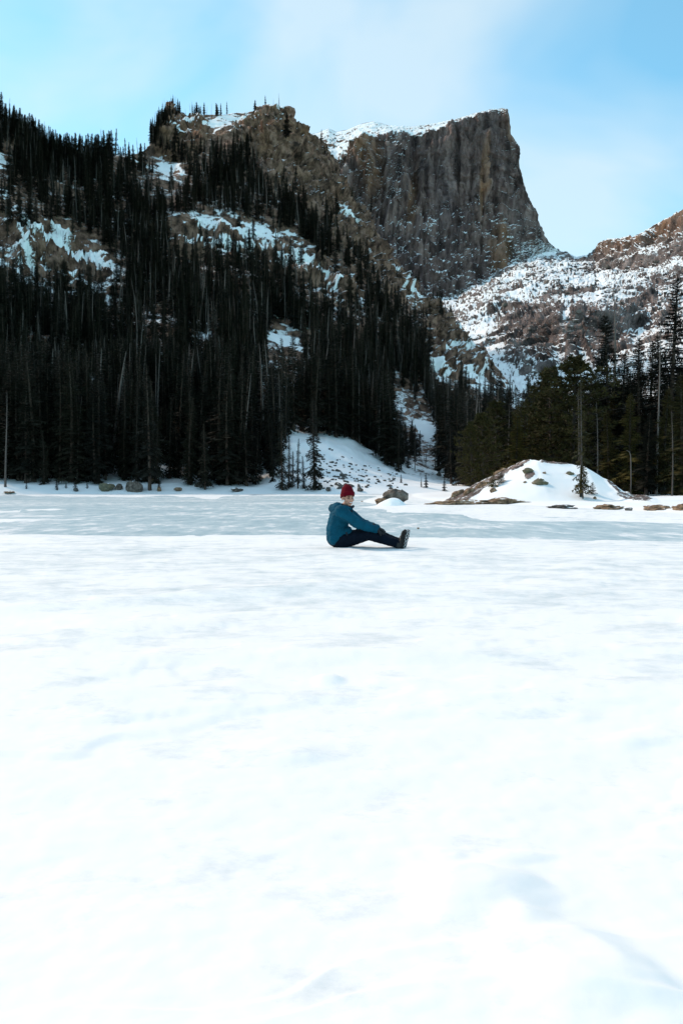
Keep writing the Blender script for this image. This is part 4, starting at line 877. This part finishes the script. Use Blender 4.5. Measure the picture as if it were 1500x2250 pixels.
# ------------------------------------------------------------------ the seated person
def plain(name, col, rough=0.8, spec=0.3, noise=None, bump=0.0, metal=0.0):
    m, N, L, B = new_mat(name)
    if noise:
        n = n_noise(N, L, noise, 4); L.new(n_ramp(N, L, n, [(0.3, tuple(c * 0.78 for c in col)), (0.7, tuple(min(1, c * 1.2) for c in col))]), B.inputs['Base Color'])
        if bump: n_bump(N, L, n_noise(N, L, noise * 2.5, 4), bump, 0.01, B)
    else: B.inputs['Base Color'].default_value = (*col, 1)
    B.inputs['Roughness'].default_value = rough; B.inputs['Specular IOR Level'].default_value = spec; B.inputs['Metallic'].default_value = metal
    return m
M_skin = plain('skin', (0.52, 0.27, 0.19), 0.55, 0.35, 25)
M_jacket = plain('jacket_cloth', (0.001, 0.060, 0.102), 0.8, 0.12, 9, 0.35)
M_lining = plain('dark_lining', (0.012, 0.014, 0.022), 0.8, 0.2)
M_trouser = plain('trouser_cloth', (0.003, 0.006, 0.013), 0.85, 0.1, 10, 0.35)
M_knit = plain('red_knit', (0.105, 0.0015, 0.008), 0.9, 0.1, 60, 0.5)
M_glove = plain('glove_cloth', (0.016, 0.016, 0.018), 0.75, 0.25, 40)
M_boot = plain('boot_leather', (0.022, 0.019, 0.018), 0.65, 0.3, 30)
M_sole = plain('rubber_sole', (0.014, 0.014, 0.014), 0.8, 0.2)
M_steel = plain('cleat_steel', (0.55, 0.55, 0.56), 0.35, 0.5, metal=1.0)
M_white = plain('white_patch', (0.8, 0.8, 0.8), 0.6)
M_eye = plain('dark_eye', (0.02, 0.015, 0.012), 0.3)
M_lip = plain('lips', (0.33, 0.10, 0.09), 0.5)
_bm = bmesh.new(); bmesh.ops.create_icosphere(_bm, subdivisions=2, radius=1.0)
_SV = np.array([v.co[:] for v in _bm.verts]); _SF = np.array([[v.index for v in f.verts] for f in _bm.faces]); _bm.free()
class Flesh:
    """spheres strung along limbs, melted into one continuous skin"""
    def __init__(s): s.V, s.F, s.n = [], [], 0
    def ball(s, c, r, M=None):
        v = _SV * np.array(r if hasattr(r, '__len__') else (r, r, r))
        if M is not None: v = v @ np.array(M).T
        s.V.append(v + np.array(c)); s.F.append(_SF + s.n); s.n += len(v); return s
    def limb(s, pts, radii):
        pts = [np.array(p, float) for p in pts]
        for a, b, ra, rb in zip(pts[:-1], pts[1:], radii[:-1], radii[1:]):
            k = max(2, int(np.linalg.norm(b - a) / (0.28 * min(np.min(ra), np.min(rb)))) + 1)
            for t in np.linspace(0, 1, k): s.ball(a * (1 - t) + b * t, np.array(ra) * (1 - t) + np.array(rb) * t)
        return s
    def mesh(s, name, mat, voxel, smooth=4, wrinkle=0.0, wscale=14, seed=0, cut=None):
        me = tri_mesh('raw', np.concatenate(s.V), np.concatenate(s.F), mat)
        o = link('raw', me); md = o.modifiers.new('melt', 'REMESH'); md.mode = 'VOXEL'; md.voxel_size = voxel
        sm = o.modifiers.new('ease', 'SMOOTH'); sm.iterations = smooth; sm.factor = 0.5
        dg = bpy.context.evaluated_depsgraph_get(); out = bpy.data.meshes.new_from_object(o.evaluated_get(dg)); out.name = name
        bpy.data.objects.remove(o)
        if wrinkle:
            co = np.empty(len(out.vertices) * 3); out.vertices.foreach_get('co', co); co = co.reshape(-1, 3); nr = np.array([v.normal[:] for v in out.vertices])
            w = fbm(co[:, 0] * wscale, co[:, 1] * wscale, co[:, 2] * wscale * 1.8, 90 + seed, 3, 0.5, True)
            co += nr * (w * wrinkle)[:, None]; out.vertices.foreach_set('co', co.reshape(-1)); out.update()
        out.materials.clear(); out.materials.append(mat); out.polygons.foreach_set('use_smooth', [True] * len(out.polygons)); return out
A = np.array
# joints (x forward to the right of the picture, -y towards the camera, z up); the seat touches z = 0
hipR, kneeR, ankR = A((0.00, -0.085, 0.105)), A((0.378, -0.125, 0.205)), A((0.775, -0.20, 0.080))
hipL, kneeL, ankL = A((0.00, 0.085, 0.105)), A((0.39, 0.06, 0.225)), A((0.80, -0.02, 0.085))
pel, belly, chest, neck = A((-0.03, 0, 0.13)), A((-0.05, 0, 0.28)), A((-0.015, -0.01, 0.45)), A((0.055, -0.02, 0.575))
shR, elR, wrR = A((0.005, -0.185, 0.515)), A((0.235, -0.235, 0.355)), A((0.475, -0.175, 0.268))
shL, elL, wrL = A((0.07, 0.17, 0.515)), A((0.27, 0.19, 0.35)), A((0.50, 0.03, 0.285))
headc = A((0.095, -0.055, 0.698)); th = math.radians(27)
HR = A(((math.cos(th), -math.sin(th), 0), (math.sin(th), math.cos(th), 0), (0, 0, 1))) @ A(((1, 0, 0), (0, math.cos(0.06), -math.sin(0.06)), (0, math.sin(0.06), math.cos(0.06))))
def hp(x, y, z): return headc + HR @ A((x, y, z))            # head frame: face looks along -y
def hand(fl, wr, d, down, s):
    """palm, four bent fingers of unequal length, thumb from the side of the palm"""
    d = d / np.linalg.norm(d); side = np.cross(d, down); side /= np.linalg.norm(side); down = np.cross(side, d)
    palm = wr + d * 0.055
    fl.ball(wr + d * 0.01, 0.029)
    for q in np.linspace(-0.028, 0.028, 5):
        for t in np.linspace(0.02, 0.085, 5): fl.ball(wr + d * t + side * q, 0.0165)
    for i, (q, L) in enumerate(zip((-0.031, -0.0105, 0.0105, 0.031), (0.068, 0.080, 0.076, 0.060))):
        b = wr + d * 0.088 + side * q * s
        k1 = b + d * L * 0.42 + down * L * 0.12; k2 = k1 + d * L * 0.22 + down * L * 0.26; k3 = k2 + d * L * 0.05 + down * L * 0.27
        fl.limb([b, k1, k2, k3], [0.0118, 0.0112, 0.0105, 0.0092])
    b = wr + d * 0.03 - side * 0.034 * s; fl.limb([b, b + d * 0.028 - side * 0.026 * s + down * 0.012, b + d * 0.055 - side * 0.030 * s + down * 0.032], [0.0145, 0.0125, 0.0105])
dR = A((0.135, 0.02, -0.085)); dL = A((0.13, -0.05, -0.06)); dn = A((0.2, 0, -1.0))
def foot_dirs(s): 
    leg = A((0.80, -0.58, -0.12)) if s < 0 else A((0.84, -0.50, -0.12)); leg /= np.linalg.norm(leg)
    toe = A((0.34, -0.22 if s < 0 else -0.05, 0.95)); toe -= leg * (toe @ leg) * 0.72; toe /= np.linalg.norm(toe); return leg, toe
body = Flesh()
body.limb([pel, belly, chest], [(0.125, 0.15, 0.11), (0.105, 0.145, 0.12), (0.115, 0.165, 0.12)]).limb([chest, neck, headc + A((0, 0, -0.06))], [0.09, 0.055, 0.052])
for h, k, a in ((hipR, kneeR, ankR), (hipL, kneeL, ankL)): body.limb([h, k, k * 0.6 + a * 0.4, a], [0.082, 0.054, 0.05, 0.036])
for s_, e_, w_ in ((shR, elR, wrR), (shL, elL, wrL)): body.limb([chest + A((0, 0, 0.05)), s_, e_, w_], [0.08, 0.054, 0.040, 0.027])
hand(body, wrR, dR, dn, 1); hand(body, wrL, dL, dn, -1)
for s, a in ((-1, ankR), (1, ankL)):
    leg, toe = foot_dirs(s); body.limb([a, a + leg * 0.045 - toe * 0.03, a + leg * 0.05 + toe * 0.10, a + leg * 0.05 + toe * 0.17], [0.036, 0.036, 0.032, 0.022])
body.ball(hp(0, 0.008, 0.035), (0.074, 0.093, 0.083), HR).ball(hp(0, -0.03, -0.035), (0.058, 0.062, 0.068), HR).ball(hp(0, -0.058, -0.085), (0.028, 0.024, 0.022), HR)
body.ball(hp(0, -0.078, 0.028), (0.050, 0.016, 0.016), HR).limb([hp(0, -0.088, 0.012), hp(0, -0.107, -0.022)], [0.0105, 0.0135]).ball(hp(0.013, -0.094, -0.026), 0.0095).ball(hp(-0.013, -0.094, -0.026), 0.0095)
for sx in (-1, 1): body.ball(hp(sx * 0.040, -0.066, -0.018), (0.024, 0.021, 0.021), HR).ball(hp(sx * 0.077, 0.008, -0.005), (0.010, 0.020, 0.031), HR)
body.limb([hp(-0.022, -0.086, -0.052), hp(0.022, -0.086, -0.052)], [0.0095, 0.0095])
person = link('person', body.mesh('person', M_skin, 0.0052, 2)); tag(person, 'person in a teal jacket and red knit hat sitting on the snow', 'person')
PX, PD = 748.5, 10.45
person.scale = (0.925, 0.925, 0.925)
gz = np.mean([snow_z((PX - 750) / F * PD + a, PD + b) for a in (-0.1, 0, 0.1, 0.8) for b in (-0.2, 0, 0.1)])
person.location = ((PX - 750) / F * PD, PD, gz - 0.022)
def wear(name, me, parent=None): return link(name, me, parent or person)
jk = Flesh()
jk.limb([pel + A((-0.025, 0, 0.015)), belly + A((-0.005, 0, 0)), chest, A((0.03, -0.01, 0.53))], [(0.150, 0.190, 0.085), (0.150, 0.185, 0.12), (0.152, 0.195, 0.12), (0.10, 0.14, 0.05)])
jk.limb([A((-0.075, 0, 0.10)), A((-0.07, 0, 0.2))], [(0.11, 0.185, 0.06), (0.13, 0.185, 0.09)]).ball(A((0.085, -0.03, 0.24)), (0.085, 0.15, 0.075))
for s_, e_, w_ in ((shR, elR, wrR), (shL, elL, wrL)): jk.limb([chest * 0.5 + s_ * 0.5 + A((0, 0, 0.02)), s_, s_ * 0.5 + e_ * 0.5, e_, w_ - (w_ - e_) * 0.02], [0.108, 0.092, 0.082, 0.074, 0.052])
jk.limb([A((-0.070, -0.10, 0.555)), A((-0.105, 0.0, 0.555)), A((-0.045, 0.10, 0.56))], [0.052, 0.066, 0.05]).limb([A((0.02, -0.12, 0.575)), A((0.085, -0.13, 0.565)), A((0.14, -0.09, 0.555))], [0.034, 0.030, 0.026]).limb([A((-0.09, -0.03, 0.59)), A((-0.055, -0.075, 0.615)), A((0.0, -0.115, 0.605))], [0.035, 0.034, 0.026]).limb([A((-0.09, 0.03, 0.59)), A((-0.03, 0.085, 0.61))], [0.035, 0.028])
jk.limb([A((0.0, -0.11, 0.565)), A((0.075, -0.115, 0.55)), A((0.125, -0.06, 0.545))], [0.032, 0.028, 0.024])
jacket = wear('jacket', jk.mesh('jacket', M_jacket, 0.0075, 2, 0.012, 11, 1)); jacket['label'] = 'teal blue softshell jacket with a hood'
cl = Flesh(); cl.limb([A((0.010, -0.105, 0.605)), A((0.075, -0.125, 0.580)), A((0.145, -0.10, 0.572)), A((0.17, -0.03, 0.585))], [0.026, 0.024, 0.022, 0.02]).limb([A((0.13, -0.085, 0.565)), A((0.155, -0.10, 0.50)), A((0.158, -0.095, 0.45))], [0.018, 0.014, 0.010])
wear('collar', cl.mesh('collar', M_lining, 0.006, 2), jacket)['label'] = 'dark inner collar'
wear('pocket', Flesh().limb([A((0.075, -0.165, 0.24)), A((0.092, -0.168, 0.175))], [0.012, 0.014]).mesh('pocket', M_lining, 0.004, 2), jacket)
tr = Flesh(); tr.limb([pel + A((-0.035, 0, 0.0)), pel + A((0.05, 0, -0.01))], [(0.12, 0.17, 0.115), (0.10, 0.165, 0.105)])
for h, k, a in ((hipR, kneeR, ankR), (hipL, kneeL, ankL)): tr.limb([h, h * 0.5 + k * 0.5, k, k * 0.55 + a * 0.45, a], [0.108, 0.100, 0.078, 0.074, 0.060])
wear('trousers', tr.mesh('trousers', M_trouser, 0.0075, 2, 0.011, 11, 2))['label'] = 'dark navy hiking trousers'
for w_, d_, sg in ((wrR, dR, 1), (wrL, dL, -1)):
    g = Flesh(); hand(g, w_, d_, dn, sg)
    gm = Flesh(); dd = d_ / np.linalg.norm(d_); gm.limb([w_ - dd * 0.05, w_ + dd * 0.005], [0.047, 0.038])
    for v, f in zip(g.V, g.F): c = v.mean(0); gm.V.append((v - c) * 1.22 + c); gm.F.append(f - 0 + (gm.n - f.min())); gm.n += len(v)
    wear('glove', gm.mesh('glove', M_glove, 0.0046, 1))
# hat: ribbed cuff and dome
hm = Flesh(); hm.ball(hp(0, 0.016, 0.072), (0.090, 0.106, 0.100), HR).ball(hp(0, 0.020, 0.105), (0.080, 0.090, 0.086), HR).ball(hp(0, 0.03, 0.132), (0.058, 0.062, 0.066), HR)
hat = wear('hat', hm.mesh('hat', M_knit, 0.006, 3, 0.002, 40, 3)); hat['label'] = 'dark red knit beanie'
cf = Flesh()
for a in np.linspace(0, 2 * math.pi, 60, endpoint=False):
    for dz in (0.0, 0.02, 0.04): cf.ball(hp(0.084 * math.cos(a), 0.012 + 0.100 * math.sin(a), 0.024 + dz - 0.030 * math.sin(a)), 0.0125)
wear('cuff', cf.mesh('cuff', M_knit, 0.005, 2), hat)
wear('tag', Flesh().limb([hp(0.082, -0.055, 0.058), hp(0.082, -0.055, 0.072)], [0.009, 0.009]).mesh('tag', M_white, 0.004, 1), hat)
for sx in (-1, 1):
    wear('eye', Flesh().limb([hp(sx * 0.022, -0.086, 0.008), hp(sx * 0.040, -0.080, 0.008)], [0.0055, 0.005]).mesh('eye', M_eye, 0.002, 1))
    wear('eyebrow', Flesh().limb([hp(sx * 0.014, -0.095, 0.030), hp(sx * 0.046, -0.084, 0.031)], [0.005, 0.004]).mesh('eyebrow', plain('brow_hair', (0.08, 0.04, 0.025), 0.9), 0.002, 1))
wear('lips', Flesh().limb([hp(-0.030, -0.082, -0.047), hp(-0.012, -0.095, -0.057), hp(0.012, -0.095, -0.057), hp(0.030, -0.082, -0.047)], [0.005, 0.0085, 0.0085, 0.005]).mesh('lips', M_lip, 0.0022, 1))
wear('teeth', Flesh().limb([hp(-0.019, -0.0955, -0.051), hp(0, -0.1005, -0.054), hp(0.019, -0.0955, -0.051)], [0.0040, 0.0052, 0.0040]).mesh('teeth', M_white, 0.0018, 1))
# boots with steel cleats under the soles
for s, a in ((-1, ankR), (1, ankL)):
    leg, toe = foot_dirs(s); sd_ = np.cross(toe, leg); sd_ /= np.linalg.norm(sd_)
    b = Flesh(); b.limb([a - leg * 0.03, a + leg * 0.035 - toe * 0.02], [0.062, 0.056])
    MT = np.stack([sd_, toe, leg], 1)
    for t, r in ((-0.055, (0.036, 0.031, 0.041)), (-0.01, (0.043, 0.05, 0.048)), (0.05, (0.041, 0.046, 0.040)), (0.10, (0.045, 0.045, 0.034)), (0.142, (0.044, 0.040, 0.028)), (0.17, (0.036, 0.027, 0.024))):
        b.ball(a + leg * 0.052 + toe * t, r, MT)
    boot = wear('boot', b.mesh('boot', M_boot, 0.0055, 2)); boot['label'] = 'black winter boot'
    so = Flesh()
    for t in np.linspace(-0.078, 0.188, 16):
        w = np.interp(t, [-0.078, -0.05, 0.03, 0.12, 0.17, 0.188], [0.022, 0.036, 0.034, 0.044, 0.036, 0.016])
        for q in np.linspace(-w, w, 6): so.ball(a + leg * 0.098 + toe * t + sd_ * q, 0.0125)
    sole = wear('sole', so.mesh('sole', M_sole, 0.0055, 1), boot)
    base = a + leg * 0.113
    def P2(t, q, up=0.0): return base + toe * t + sd_ * q + leg * up
    cl = Flesh()
    for ln in ([(-0.07, -0.03), (-0.02, 0.03), (0.03, -0.03), (0.08, 0.035), (0.13, -0.035), (0.18, 0.02)], [(-0.07, 0.03), (-0.02, -0.03), (0.03, 0.03), (0.08, -0.035), (0.13, 0.035), (0.18, -0.02)], [(0.19, -0.025), (0.205, 0.0), (0.19, 0.025)]):
        cl.limb([P2(*q) for q in ln], [0.0036] * len(ln))
    for t, q in [(-0.06, -0.02), (-0.06, 0.02), (0.0, 0.0), (0.055, 0.02), (0.055, -0.02), (0.11, 0.03), (0.11, -0.03), (0.15, 0.0), (0.18, 0.015)]:
        cl.limb([P2(t, q), P2(t, q, 0.016)], [0.0058, 0.0026])
    wear('cleats', cl.mesh('cleats', M_steel, 0.0026, 0), boot)['label'] = 'steel ice cleats strapped under the sole'
    lc = Flesh()
    for k in range(4):
        c0 = a + leg * (0.0 + 0.012 * k) + toe * (0.045 + 0.022 * k); lc.limb([c0 + sd_ * 0.03 + leg * -0.012, c0 + toe * 0.012 - leg * 0.012, c0 - sd_ * 0.03 - leg * 0.012], [0.0035] * 3)
    wear('laces', lc.mesh('laces', M_glove, 0.0025, 0), boot)
